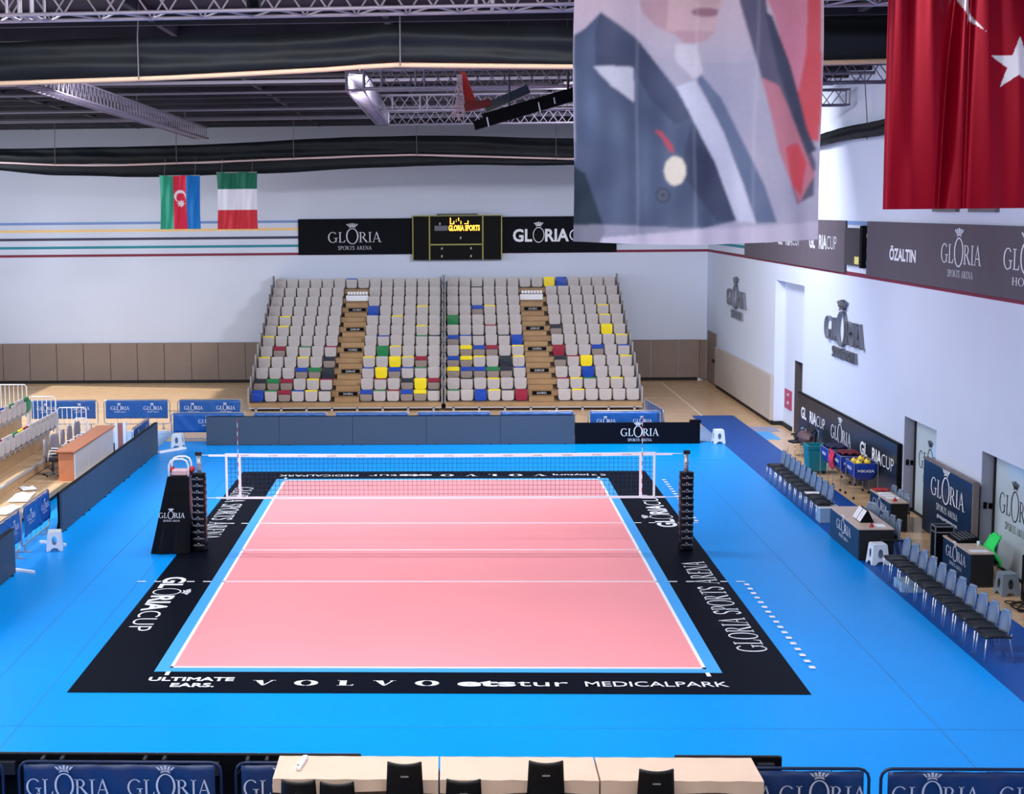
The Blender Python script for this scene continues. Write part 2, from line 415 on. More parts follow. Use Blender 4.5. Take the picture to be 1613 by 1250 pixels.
MB().box(WX-.09, WX-.04, 31.66, 31.9, 1.0, 1.12).build('lock_box', black_rub, d)
o = MB().box(WX-.12, WX, 19.97, 31.3, .16, 1.75).build('long_wall_pad', padr_m, bevel=.012)
tag(o, 'long pale taupe crash pad along the right wall before the recess', 'wall pad')
# recess contents
o = thing('wall_sign', 'small magenta sign on the white recess wall beside the brown door', 'sign', (11.93, 19.1, .7))
MB().box(11.9, 11.93, 18.55, 19.6, .68, 1.34).build('sign_plate', mat('magenta_sign', (176, 52, 92), .5), o)
b = MB()
for z in (.84, 1.12):
    for k in range(4): b.box(11.893, 11.9, 18.9+.06*k, 18.94+.1*k, z, z+.02); b.box(11.893, 11.9, 18.9, 19.25-.04*k, z+.03*k, z+.03*k+.014)
b.build('sign_text', letter_w, o)
d = thing('brown_door', 'tall dark brown door standing open inside the wall recess', 'door', (11.93, 17.3, 0))
brown = mat('dark_brown_door', (82, 74, 76), .5); brown2 = mat('black_brown', (30, 20, 24), .6)
MB().box(11.94, 12.16, 18.2, 18.24, 0, 2.45).build('door_leaf', brown, d)
MB().box(12.2, 12.26, 16.62, 18.2, 0, 2.45).build('doorway', brown2, d)
MB().box(12.16, 12.2, 17.0, 17.3, 1.5, 1.9).build('notice', mat('tan_notice', (150, 120, 100), .6), d)
# glass doors
for i, (ya, yb) in enumerate([(4.45, 1.9), (-1.18, -3.75)]):
    d = struct(MB().box(11.88, 11.95, yb, ya-.06, .04, 2.42).build('door_%d' % (i+1), mat('frosted_glass_door', (196, 212, 220), .12)))
    MB().box(11.84, 11.9, ya-.1, ya-.04, 0, 2.43).box(11.84, 11.9, yb, ya, 0, .05).build('door_seal', black_rub, d)
    g, w = gloria_logo()
    letters('lettering', g, (11.875, (ya+yb)/2-.05, 1.2), -Y_, Z_, -X_, .42, letter_k, d, sx=.9)
    struct(MB().box(WX+.01, 11.93, ya-.012, ya+.02, 0, 2.43).build('door_jamb', mat('shaded_jamb', (150, 152, 168), .5)))  # wall face in a darker grey, its shade put into the colour
    o = MB().box(WX+.06, WX+.13, ya-.035, ya-.01, 1.18, 1.32).box(WX+.17, WX+.25, ya-.035, ya-.01, 1.18, 1.30).build('light_switch', led_back)
    tag(o, ['black light switches on the grey jamb of the farther glass door', 'black light switches on the grey jamb of the nearer glass door'][i], 'switch')

# ---------------------------------------------------------------- court flooring
def slab(name, x0, x1, y0, y1, z, m, parent=None):
    return struct(MB().box(x0, x1, y0, y1, z-.004, z).build(name, m, parent))
slab('blue_court_floor', -12.6, 9.1, -20, 20.6, .006, blue_f)
struct(MB().prism([(9.1, -20, .003), (10.66, -20, .003), (10.66, 22.45, .003), (9.14, 22.4, .003), (9.1, 15.5, .003)], (0, 0, .006)).build('dark_blue_runner', dblue_f))
slab('wood_strip_floor', -22, 9.1, 16.6, 20.6, .010, wood_f)
slab('pale_blue_apron', -12.6, -9.3, 14.2, 19.0, .014, pblue_f)
slab('floor_mat_grey', 10.66, 11.5, 18.3, 19.5, .008, mat('grey_lilac_mat', (150, 156, 186), .5))
slab('floor_mat_blue', 10.66, 11.15, 16.5, 18.3, .008, blue_in)
slab('floor_mat_apron', 8.3, 9.12, 16.1, 19.5, .016, pblue_f)
border = struct(MB().prism([(-5.93, -10.32, .008), (5.93, -10.32, .008), (5.93, 10.48, .008), (-5.87, 10.52, .008)], (0, 0, .004)).build('black_border_floor', blackmat))
slab('blue_inner_floor', -4.73, 4.73, -9.2, 9.25, .016, blue_in)
slab('pink_court_floor', -4.5, 4.5, -9, 9, .020, pink_f)
b = MB()
def ln(x0, x1, y0, y1, z=.024): b.box(x0, x1, y0, y1, z-.003, z)
ln(-4.5, 4.5, -9, -8.93); ln(-4.5, 4.5, 8.93, 9); ln(-4.5, -4.44, -9, 9); ln(4.44, 4.5, -9, 9)
for y in (-2.97, 0, 2.97): ln(-4.5, 4.5, y-.03, y+.03)
for y in (-2.97, 2.97):
    for (a, c) in ((4.73, 4.9), (5.08, 5.24), (5.78, 5.92), (6.1, 6.28)):
        ln(a, c, y-.03, y+.03); ln(-c, -a, y-.03, y+.03)
for s in (-1, 1):
    for t in (-1, 1): ln(s*4.48-.035, s*4.48+.035, *sorted((t*9.22, t*9.42)))
for k in range(17): 
    for t in (-1, 1):
        y = t*(3.22+.355*k); ln(6.22, 6.32, y-.07, y+.07)
struct(b.build('court_lines', white))
b = MB()
for x in (-7.25, 7.43): b.box(x-.008, x+.008, -20, 15.6, .006, .009)
b.box(-6.27, -6.255, -15, 15.5, .006, .009)
b.box(-12, 9.1, -11.93, -11.915, .006, .009); b.box(-12, 9.1, 12.4, 12.415, .006, .009)
struct(b.build('floor_seams', seam_m))
b = MB()
b.box(9.48, 9.56, 22.4, 33.3, .001, .004); b.box(7, 9.5, 33.22, 33.3, .001, .004); b.box(6.8, 9.5, 27.85, 27.92, .001, .004)
for k in range(24):
    a0, a1 = math.radians(60+k*3.2), math.radians(60+(k+1)*3.2)
    c = (-15, 20.5); r0, r1 = 12.6, 12.68
    b.poly([(c[0]+r0*math.cos(a0), c[1]+r0*math.sin(a0), .004), (c[0]+r1*math.cos(a0), c[1]+r1*math.sin(a0), .004), (c[0]+r1*math.cos(a1), c[1]+r1*math.sin(a1), .004), (c[0]+r0*math.cos(a1), c[1]+r0*math.sin(a1), .004)])
struct(b.build('gym_floor_lines', mat('pale_line', (240, 216, 180), .5)))
# floor lettering (painted on the black border)
ZL = .0145
def fl(name, polys, w, o, u, v, length, height, m=letter_w):
    letters(name, polys, o, u, v, Z_, height, m, border, sx=length/(w*height))
g, w = sans('ULTIMATE', .03); fl('sponsor_lettering', g, w, (-4.74, -9.70, ZL), X_, Y_, 1.42, .2)
g, w = sans('EARS.', .03); fl('sponsor_lettering', g, w, (-4.32, -10.02, ZL), X_, Y_, .72, .2)
g, w = serif_text('VOLVO', 2.2, 1.1, 1.5); fl('sponsor_lettering', g, w, (-3.0, -9.93, ZL), X_, Y_, 3.06, .27)
g, w = sans('ets', .035); fl('sponsor_lettering', g, w, (.35, -9.94, ZL), X_, Y_, .95, .33)
g, w = sans('tur', .0); fl('sponsor_lettering', g, w, (1.32, -9.94, ZL), X_, Y_, .83, .33)
g, w = sans('MEDICALPARK', .004); fl('sponsor_lettering', g, w, (2.42, -9.94, ZL), X_, Y_, 2.3, .27)
g, w = sans('MEDICALPARK', .004); fl('sponsor_lettering', g, w, (-2.42, 9.95, ZL), -X_, -Y_, 2.3, .3)
g, w = sans('ets', .035); fl('sponsor_lettering', g, w, (-.28, 9.95, ZL), -X_, -Y_, .95, .33)
g, w = sans('tur', .0); fl('sponsor_lettering', g, w, (-1.27, 9.95, ZL), -X_, -Y_, .83, .33)
g, w = serif_text('VOLVO', 2.2, 1.1, 1.5); fl('sponsor_lettering', g, w, (3.02, 9.95, ZL), -X_, -Y_, 3.06, .3)
g, w = sans('joyturq', .01); fl('sponsor_lettering', g, w, (4.25, 9.92, ZL), -X_, -Y_, 1.04, .26)
g = _band(.3, .5, (.3, .4), (.18, .26), 60, 300)+_band(.9, .5, (.3, .4), (.18, .26), -120, 120)
fl('sponsor_emblem', g, 1.2, (4.72, 9.95, ZL), -X_, -Y_, .4, .3)
g, w = cup_logo(); fl('hall_lettering', g, w, (-5.74, -2.55, ZL), -Y_, X_, 4.15, .47)
g, w = serif_text('GLORIA SPORTS ARENA', 1.0, .07); fl('hall_lettering', g, w, (-5.72, 7.95, ZL), -Y_, X_, 6.7, .5)
g, w = serif_text('GLORIA SPORTS ARENA', 1.0, .07); fl('hall_lettering', g, w, (5.74, -7.98, ZL), Y_, -X_, 6.85, .5)
g, w = cup_logo(); fl('hall_lettering', g, w, (5.72, 2.5, ZL), Y_, -X_, 4.15, .47)

# ---------------------------------------------------------------- volleyball net, posts, referee stand
net = thing('volleyball_net', 'white banded volleyball net stretched across the pink court', 'net', (0, 0, 1.24))
b = MB()
nx = 96
for i in range(nx+1):
    x = -4.8+9.6*i/nx; b.box(x-.0035, x+.0035, -.003, .003, 1.25, 2.2)
for j in range(10):
    z = 1.30+.1*j; b.box(-4.8, 4.8, -.003, .003, z-.0035, z+.0035)
b.build('netting', net_line, net)
sag = lambda x: -.045*(1-(x/4.8)**2)
MB().grid(lambda u, v: (-4.82+9.64*u, -.012, 2.16+.075*v+sag(-4.82+9.64*u)), 24, 1)
for nm, z0, z1, sg in (('top_tape', 2.165, 2.24, 1), ('bottom_tape', 1.20, 1.25, .3)):
    b = MB()
    for k in range(24):
        xa = -4.82+9.64*k/24; xb = -4.82+9.64*(k+1)/24; sa, sb = sag(xa)*sg*.6, sag(xb)*sg*.6
        b.hexa([(xa, -.01, z0+sa), (xb, -.01, z0+sb), (xb, .01, z0+sb), (xa, .01, z0+sa), (xa, -.01, z1+sa), (xb, -.01, z1+sb), (xb, .01, z1+sb), (xa, .01, z1+sa)])
    tp = b.build(nm, band_w, net)
    if nm == 'top_tape':
        g, w = sans('GLORIA', .01)
        for k in range(14): letters('tape_lettering', g, (-4.5+.66*k, -.0125, 2.185+sag(-4.5+.66*k)*.6), X_, Z_, -Y_, .028, mat('grey_print', (130, 130, 150), .6), tp, sx=1.6)
for s in (-1, 1):
    MB().box(s*4.8-.025, s*4.8+.025, -.012, .012, 1.2, 2.24).build('end_band', band_w, net)
    MB().box(s*4.5-.03, s*4.5+.03, -.014, .014, 1.2, 2.24).build('side_band', band_w, net)
    a = MB().tube([(s*4.53-.0, -.03, 1.24), (s*4.53, -.03, 3.04)], .006, 6).build('antenna', band_w, net)
    b = MB()
    for k in range(9): b.tube([(s*4.53, -.03, 1.34+.2*k), (s*4.53, -.03, 1.44+.2*k)], .008, 6)
    b.build('antenna_stripes', red_m, a)
    for z in (2.2, 1.22): MB().tube([(s*4.8, 0, z), (s*5.42, 0, z+.005)], .008, 5).build('net_rope', band_w, net)
    MB().box(min(s*4.82, s*5.2), max(s*4.82, s*5.2), -.012, .012, 2.17, 2.215).build('net_strap', band_w, net)
    MB().box(min(s*4.82, s*5.05), max(s*4.82, s*5.05), -.012, .012, 1.205, 1.24).build('net_strap', band_w, net)
for s in (-1, 1):
    X = s*5.52 if s > 0 else -5.43
    p = thing('net_post', ['black padded net post beside the referee stand', 'black padded net post standing free on the right border'][s > 0], 'net post', (X, 0, 0), 'net posts')
    b = MB(); b.tube([(X-.01*s, 0, 1.7), (X-.01*s, 0, 2.2)], .05, 12).tube([(X-.01*s, 0, 2.0), (X-.01*s, 0, 2.03)], .06, 12)
    b.build('pole', steel, p, True)
    MB().box(X-.07, X+.07, -.05, .05, 2.2, 2.27).build('pole_cap', black_rub, p)
    b = MB()
    def padf(u, v, X=X):
        a = 2*PI*u; r = .165+.008*math.sin(11*PI*v*2)+.006*math.sin(5*a+9*v)
        c, sn = math.cos(a), math.sin(a); q = 1/max(abs(c), abs(sn))**.55
        return (X+r*q*c*.95, r*q*sn, .02+1.76*v)
    b.grid(padf, 28, 44, True)
    b.tube([(X, 0, 1.76), (X, 0, 1.79)], .15, 16)
    pd = b.build('post_pad', padblk, p, True)
    g, w = gloria_logo(None)
    for k in range(11): letters('lettering', g, (X, -.205, .16+.151*k), X_, Z_, -Y_, .036, letter_dim, pd, sx=1.35)
rs = thing('referee_stand', 'referee stand wrapped in black vinyl beside the left net post', 'referee stand', (-6.05, .15, 0))
b = MB()
bot = [(-6.5, -.38), (-5.62, -.38), (-5.56, .75), (-6.45, .75)]; top = [(-6.13, -.1), (-5.64, -.1), (-5.62, .4), (-6.1, .4)]
def cov(u, v):
    k = u*4; i = int(k) % 4; f = k-int(k) if k < 4 else 0
    p = [a+(c-a)*f for a, c in zip(bot[i], bot[(i+1) % 4])]; q = [a+(c-a)*f for a, c in zip(top[i], top[(i+1) % 4])]
    w = .02*math.sin(u*60)*(1-v)**3
    return (p[0]+(q[0]-p[0])*v+w, p[1]+(q[1]-p[1])*v+w, .02+1.71*v)
b.grid(cov, 48, 14, True); b.poly([(x, y, 1.73) for x, y in top])
cv = b.build('vinyl_cover', padblk, rs)
g, w = gloria_logo()
letters('lettering', g, (-6.02, -.29, .82), X_, Vector((.06, .155, 1)).normalized(), -Y_, .115, letter_w, cv)
for y in (-.05, .35):
    b = MB(); b.tube([(-6.1, y, 1.6), (-6.1, y, 1.98), (-6.05, y, 2.08), (-5.95, y, 2.12), (-5.78, y, 2.12), (-5.7, y, 2.08), (-5.66, y, 1.98), (-5.66, y, 1.6)], .022, 8)
    b.build('handrail', white, rs, True)
MB().box(-6.05, -5.68, -.02, .3, 1.74, 1.86).build('seat_cushion', mat('pinkish_pad', (214, 178, 184), .5), rs, bevel=.02)
MB().tube([(-5.62, .1, 1.84), (-5.62, .3, 1.84)], .07, 10).tube([(-6.08, .1, 1.84), (-6.08, .3, 1.84)], .06, 10).build('armrest_pad', red_m, rs, True)

# ---------------------------------------------------------------- LED boards
def frameT(p0, p1):
    p0 = Vector((p0[0], p0[1], 0)); p1 = Vector((p1[0], p1[1], 0)); u = (p1-p0).normalized(); n = Vector((-u.y, u.x, 0))
    return (lambda q: p0+u*q.x+n*q.y+Z_*q.z), (p1-p0).length, p0, u, n
def led_board(p0, p1, h, label, face=slate, name='led_board', group=None, logo=False, back=False):
    """local y<0 is the face side"""
    T, L, P0, u, n = frameT(p0, p1)
    o = thing(name, label, 'advertising board', (P0+u*(L/2))[:], group)
    MB(T).box(.005, L-.005, -.05, 0, .02, h).build('screen', face, o)
    b = MB(T).box(0, L, 0, .05, .0, h); b.box(0, L, -.052, .052, h, h+.012)
    b.build('cabinet', led_back, o)
    for s in (.3, L-.3): MB(T).prism([(s-.02, .05, .0), (s-.02, .17, .0), (s-.02, .05, .6)], (.04, 0, 0)).box(s-.04, s+.04, -.08, .06, 0, .02).build('support_foot', led_back, o)
    if logo:
        g, w = gloria_logo()
        letters('lettering', g, T(Vector((logo, -.054, .27))), u, Z_, -n, .24, letter_w, o, sx=1.0)
    return o
xs = [-7.77+2.414*i for i in range(6)]
for i in range(5):
    led_board((xs[i], 15.7), (xs[i+1], 15.7), .95, 'slate grey advertising board at the far end, %s from its left' % ords[i], group='far end advertising boards')
led_board((4.31, 15.7), (8.36, 15.7), .69, 'low black board with the hall name at the right of the far boards', ledblack, 'logo_board', logo=2.1)
MB().box(8.05, 8.4, 15.76, 15.95, .69, .76).build('board_clip', led_back, bpy.data.objects['logo_board'])
ys = [14.25-2.46*i for i in range(6)]
for i in range(5):
    led_board((-9.15, ys[i+1]), (-9.15, ys[i]), .97, 'slate grey advertising board on the left sideline, %s from its far end' % ords[i], group='left advertising boards')
for i in range(2):
    led_board((-9.12, -2.15-2.46*(i+1)), (-9.12, -2.15-2.46*i), .97, ['slate grey board at the left photo edge, beyond the fence gap', 'slate grey board outside the left photo edge'][i], group='left near advertising boards')
# boards' faces on the sideline must look to the court: local -y is +x there
for i in range(6):
    x0 = -8.55+1.28*i
    T, L, P0, u, n = frameT((x0, -15.66), (x0+1.28, -15.66))
    o = thing('led_board', 'black back of an advertising board behind the near fences, %s from the left' % ords[i], 'advertising board', (x0+.64, -15.66, 0), 'near advertising boards')
    MB(T).box(.01, 1.27, 0, .05, .02, .95).build('screen', slate, o)
    MB(T).box(0, 1.28, -.06, 0, 0, .96).build('cabinet', led_back, o)
    b = MB(T)
    b.box(.45, .8, -.14, -.06, .72, .88); b.box(.1, .14, -.2, -.06, 0, .95); b.box(1.14, 1.18, -.2, -.06, 0, .95)
    b.tube([(.14, -.12, .9), (.24, -.1, .72)], .012, 5).tube([(1.14, -.12, .9), (1.02, -.1, .72)], .012, 5)
    b.build('rear_bracket', darksteel, o)
T, L, P0, u, n = frameT((3.0, -15.66), (4.3, -15.66))
o = thing('led_board', 'black back of an advertising board ending right of the beige tables', 'advertising board', (3.65, -15.66, 0), 'near advertising boards')
MB(T).box(.01, 1.29, 0, .05, .02, .95).build('screen', slate, o)
MB(T).box(0, 1.3, -.06, 0, 0, .96).build('cabinet', led_back, o)
MB(T).box(1.0, 1.2, -.14, -.06, .75, .9).tube([(1.1, -.12, .9), (1.22, -.1, .75)], .012, 5).build('rear_bracket', darksteel, o)

# ---------------------------------------------------------------- crowd fences with banners
def fence(p0, p1, label, group, nlogo=2, h=1.04, m=banner_b, side=-1, zb=.38, tube_m=steel, lm=letter_w, ls=.13, sub='SPORTS ARENA'):
    T, L, P0, u, n = frameT(p0, p1)
    o = thing('crowd_fence', label, 'fence', (P0+u*(L/2))[:], group)
    r = .12; pts = []
    for (cx, cz, a0) in ((L-r, h-r, 0), (r, h-r, 90), (r, .18+r, 180), (L-r, .18+r, 270)):
        for k in range(4): a = math.radians(a0+30*k); pts.append((cx+r*math.cos(a), 0, cz+r*math.sin(a)))
    MB(T).tube(pts, .02, 6, closed=True).build('frame', tube_m, o, True)
    b = MB(T)
    n_ = max(3, int(L/.4))
    for k in range(1, n_): b.tube([(L*k/n_, 0, .18), (L*k/n_, 0, h)], .006, 4)
    b.build('infill_bars', tube_m, o)
    for s in (.25, L-.25):
        MB(T).box(s-.03, s+.03, -.16, .16, 0, .03).box(s-.02, s+.02, -.02, .02, .03, .2).build('foot', tube_m, o)
    b = MB(T)
    def bf(a, c): return (.07+(L-.14)*a, side*(.026+.014*(1+math.sin(a*13+c*3))*(1-c*.6)+.01*math.sin(a*31+c*7)), zb+(h-.02-zb)*c)
    b.grid(bf, 36, 8)
    bn = b.build('banner', m, o, True)
    sol = bn.modifiers.new('solid', 'SOLIDIFY'); sol.thickness = .004; sol.offset = -1 if side > 0 else 1
    g, w = gloria_logo(sub)
    for k in range(nlogo):
        cx = L*(k+.5)/nlogo
        letters('lettering', g, T(Vector((cx, side*.075, (zb+h)/2-.02))), u if side < 0 else -u, Z_, n*side, ls, lm, bn)
    return o
gF = 'crowd fences with blue banners before the back wall'
fence((-14.7, 19.6), (-12.26, 19.6), 'fence with blue banner behind the left stand railings, leftmost of the far row', gF)
fence((-12.04, 19.6), (-9.68, 19.6), 'fence with blue banner in the middle of the far row', gF)
fence((-9.4, 19.6), (-7.1, 19.6), 'fence with blue banner against the left end of the seating stand', gF)
gC = 'crowd fences right behind the far advertising boards'
for i in range(5):
    x = -9.0+2.71*i
    fence((x, 16.12), (x+2.5, 16.12), ['fence with blue banner half uncovered behind the white stool', 'fence behind the second stretch of slate boards', 'fence hidden behind the middle slate boards, below the left stand',
          'fence hidden behind the slate boards, below the stand gap', 'fence behind the slate boards ending at the gap before the black board'][i], gC, 1 if i == 0 else 2, 1.03)
fence((4.77, 16.12), (7.14, 16.12), 'fence with blue banner behind the low black logo board', gC, 2, 1.03, ls=.12, zb=.3)
fence((7.26, 16.35), (7.02, 19.3), 'fence with blue banner running back towards the right end of the stand', None, 2, 1.03, side=-1)
fence((-9.52, 12.3), (-9.52, 14.9), 'fence with blue banner peeking over the far end of the left boards', None, 2, 1.04)
fence((-9.42, -.4), (-9.42, 2.0), 'fence with sunlit blue banner near the left white stool', 'left crowd fences', 2, 1.08, side=-1)
fence((-9.42, -2.95), (-9.42, -.55), 'fence with blue banner at the left photo edge', 'left crowd fences', 2, 1.08, side=-1)
gN = 'crowd fences with navy banners in the foreground'
for i, (a, c, y) in enumerate([(-7.7, -5.22, -16.2), (-5.02, -2.54, -16.2), (-2.36, .1, -16.2), (3.0, 5.2, -16.3), (5.34, 7.85, -16.3)]):
    fence((a, y), (c, y), ['foreground navy banner fence cut by the left photo edge', 'foreground navy banner fence fully visible left of the tables', 'foreground navy banner fence disappearing behind the left table',
          'foreground navy banner fence directly right of the tables', 'foreground navy banner fence at the right bottom corner'][i], gN, 2, 1.04, banner_n, -1, .3, navytube, letter_dim, .2)

# ---------------------------------------------------------------- telescopic stands and seats
ROWS = 12; D0, DZ, DY = 24.25, .355, .8
def deckz(r): return .29+DZ*r
def stand(x0, x1, aisle, label):
    o = thing('telescopic_stand', label, 'seating stand', ((x0+x1)/2, 24.2, 0), 'telescopic seating stands')
    for r in range(ROWS):
        y = D0+DY*r; z = deckz(r)
        MB().box(x0, x1, y, y+DY+.02, z-.04, z).box(x0, x1, y, y+.03, z-.2, z-.04).build('deck', wood_d, o)
        for xe in (x0, x1):
            s = 1 if xe == x1 else -1
            MB().box(min(xe, xe+s*.04), max(xe, xe+s*.04), y+.12, y+DY+.1, z-.05, z+.58).build('side_panel', steel2, o)
    for r in range(ROWS-2):
        y = D0+DY*r; z = deckz(r)
        MB().box(aisle[0]+.06, aisle[1]-.06, y+DY*.5, y+DY, z, z+DZ*.5).build('aisle_step', wood_d, o)
    for k, r in enumerate((1, 3, 5, 7, 9)):
        y = D0+DY*r; z = deckz(r)
        sgn = MB().box(aisle[0]+.2, aisle[1]-.14, y-.025, y-.004, z-.15, z-.01).build('step_sign', ledblack, o)
        if k % 2: g, w = sans('GLORIA CUP', .01)
        else: g, w = serif_text('GLORIA', 1.6, .1)
        letters('lettering', tr(g, -w/2), ((aisle[0]+aisle[1])/2+.03, -.028+y, z-.115), X_, Z_, -Y_, .07, letter_w, sgn, sx=.42/(w*.07)*.9)
    y = D0+DY*(ROWS-2)-.1; z = deckz(ROWS-2)
    b = MB().box(aisle[0]+.05, aisle[1]-.05, y, y+.03, z-.1, z+.14)
    b.build('aisle_barrier', white, o)
    b = MB()
    for k in range(7): xx = aisle[0]+.12+(aisle[1]-aisle[0]-.3)*k/6; b.box(xx, xx+.1, y, y+.03, z+.17, z+.3)
    b.build('barrier_grille', white, o)
    MB().box(x0, x1, D0-.12, D0-.08, .10, .15).build('front_rail', steel2, o)
    n = 8
    for k in range(n):
        xx = x0+.3+(x1-x0-.6)*k/(n-1); MB().box(xx-.04, xx+.04, D0-.12, D0-.04, 0, .14).build('front_leg', steel2, o)
    b = MB()
    for r in range(ROWS): b.box(x0+.1, x1-.1, D0+DY*r+.1, D0+DY*r+.15, 0, deckz(r)-.05)
    b.build('understructure', mat('under_stand', (92, 74, 58), .8), o)
    return o
steel2 = mat('grey_stand_metal', (168, 168, 174), .5)
AL, AR = (-4.27, -3.2), (3.22, 4.3)
stand(-7.5, -.08, AL, 'left block of the grey telescopic seating stand with a wooden aisle')
stand(.08, 7.55, AR, 'right block of the grey telescopic seating stand with a wooden aisle')
o = thing('guard_rail', 'white steel rail climbing the gap between the two seating stands', 'railing', (0, 24.2, 0))
b = MB()
for r in range(ROWS):
    y = D0+DY*r; z = deckz(r); b.tube([(0, y+.4, z-.1), (0, y+.4, z+.55)], .018, 5)
b.tube([(0, D0+.4, deckz(0)+.5), (0, D0+DY*11+.4, deckz(11)+.55)], .018, 5)
b.build('rail', steel2, o)
# seat prototypes. code: g plain, t thin coloured edge, s coloured strip, f all coloured
SW = .47
def rrect(w, h, rt, rb, z0=0):
    pts = []
    for (cx, cz, r, a0) in ((w/2-rt, h-rt, rt, 0), (-w/2+rt, h-rt, rt, 90), (-w/2+rb, rb, rb, 180), (w/2-rb, rb, rb, 270)):
        for k in range(4): a = math.radians(a0+30*k); pts.append((cx+r*math.cos(a), cz+r*math.sin(a)+z0))
    return pts
def shell(b, pts, y0, th, bow=.0):
    A = [b.P((x, y0+bow*(x/SW*2)**2*-1, z)) for x, z in pts]; B = [b.P((x, y0+th+bow*(x/SW*2)**2*-1, z)) for x, z in pts]
    n = len(pts); b.face(A); b.face(B[::-1])
    for k in range(n): b.face([A[k], B[k], B[(k+1) % n], A[(k+1) % n]])
proto = {}
seat_br = mat('seat_bracket', (60, 54, 56), .6)
def seat_obj(code, color):
    key = (code, color)
    if key in proto: return tree_copy(proto[key])
    root = bpy.data.objects.new('stadium_seat', None); root.empty_display_size = .1; COL.objects.link(root)
    root['category'] = 'seat'
    cm = SM.get(color, seat_g)
    b = MB(); shell(b, rrect(SW, .41, .03, .09, .05), 0, .035, .02); b.build('backrest', cm if code in 'tsf' else seat_g, root)
    b = MB()
    ph = {'g': .33, 't': .385, 's': .26, 'f': .34}[code]
    shell(b, rrect(SW-.015, ph, .035, .09, .03), -.075, .05, .02)
    b.build('seat_pan', cm if code == 'f' else (seat_b if code == 's' else seat_g), root)
    b = MB().box(SW/2+.012, SW/2+.03, -.02, .04, 0, .42).box(-SW/2, SW/2, -.03, .03, .002, .04)
    if code == 's': b.box(-SW/2+.01, SW/2-.01, -.08, -.06, ph+.03, ph+.045)
    b.build('bracket', seat_br, root)
    proto[key] = root
    return root
# rows from the top down; G=plain, lower case letter = thin edge, upper = strip, *X = full colour
LB = ['gggggg|gggggg', 'gggggg|gggggg', 'gggggg|gggggg', 'gggggg|*bggg yg', 'g ygggg|ggggg', 'gygggg|ggggyg']
def parse(s):
    out = []; i = 0
    names = {'b': 'blue', 'n': 'green', 'r': 'red', 'y': 'yellow', 'k': 'black'}
    for tok in s.split():
        if tok == '.': out.append(('g', None))
        elif tok[0] == '*': out.append(('f', names[tok[1]]))
        elif tok[0] == '+': out.append(('s', names[tok[1]]))
        else: out.append(('t', names[tok]))
    return out
LEFT = ['. . . . . . b . . . . . . .', '. . . . . . | . . . . . .', '. . . . . . | . . . . . .', '. . . . . . | *b . . . y .', '. y . . . . | . . y . . .', '. y . . . . | . . . . y .',
        'y . . . . . | . b . . n k', '. +r . n . r | . *n y . . .', 'y . . y . +k | y . *y y +r .', '. . . +b +n *k | b *y +b b n .', '+k +n +r . y r | . r . +k *y +r', '*b n +r b y k | +b n r +b +y k']
RIGHT = ['. . . . . . . . *y *b . . . .', '. . k . . . | . . . . . .', '. . . . . . | . . . . . .', '. . +b y . . | . . . . y .', '*n . . . . . | . . . . y .', '. . . r . . | +k . . . *y .',
         '+b b k . k *b | . . . . . y', '. +y +b +r . y | *r . . +b . b', '+b +y y . *k y | +k r *y . . y', '+y +b +b +n +k b | . . *b . . .', '. k . y . . | r y n . y .', 'n . *b y k *r | . y . . . .']
cname = {None: 'grey'}
def seat_word(code, c):
    return {'g': 'plain grey seat', 't': 'grey seat with thin %s edge' % c, 's': 'taupe seat with %s backrest strip' % c, 'f': 'fully %s seat' % c}[code]
PITCH = .522
for side, rows, X0, X1, AI in (('left', LEFT, -7.5, -.08, AL), ('right', RIGHT, .08, 7.55, AR)):
    for t, s in enumerate(rows):
        r = ROWS-1-t; y = D0+DY*r+.5; z = deckz(r)
        parts = s.split('|')
        if len(parts) == 1:
            cells = parse(parts[0]); p = (X1-X0-.1)/14
            pos = [X0+.05+p*(i+.5) for i in range(14)]
        else:
            cells = parse(parts[0])+parse(parts[1]); 
            pos = [X0+.04+PITCH*(i+.5) for i in range(6)]+[X1-.04-PITCH*(6-i-.5) for i in range(6)]
        for i, (cell, x) in enumerate(zip(cells, pos)):
            o = seat_obj(*cell); o.location = (x, y, z)
            rown = 'top row' if r == 11 else ('bottom row' if r == 0 else '%s row up' % ords[r])
            o['label'] = '%s, %s, %s block, %s from left' % (seat_word(*cell), rown, side, ords[i])
            o['group'] = 'folded seats of the %s stand block' % side
            o['category'] = 'seat'

# ---------------------------------------------------------------- left side stand, seats, railings, desk
o = thing('side_stand', 'stepped side stand with wooden decks at the left edge of the hall', 'seating stand', (-12, 6, 0))
wood_l = wood_mat('side_deck_wood', (196, 166, 130), (180, 148, 112), .45, 'Y', .2, 2.4)
EY = 12.9
MB().box(-11.5, -10.35, -6, 7.15, .16, .3).build('front_platform', wood_l, o)
MB().box(-11.5, -10.45, -6, 7.1, 0, .16).build('platform_shadow', black_rub, o)  # black block stands in for the shadow under the platform
MB().box(-13.6, -11.5, -6, EY, .3, .5).build('middle_platform', wood_l, o)
MB().box(-11.55, -11.48, -6, EY, .5, .56).build('edge_rail', steel2, o)
MB().box(-15.5, -12.25, -6, EY, .5, .95).build('upper_deck', wood_l, o)
MB().box(-16.5, -13.1, -6, EY, .95, 1.4).build('top_deck', wood_l, o)
MB().box(-18, -14.0, -6, EY, 1.4, 1.85).build('rear_deck', wood_l, o)
white_seat = mat('pale_seat_plastic', (226, 222, 228), .45)
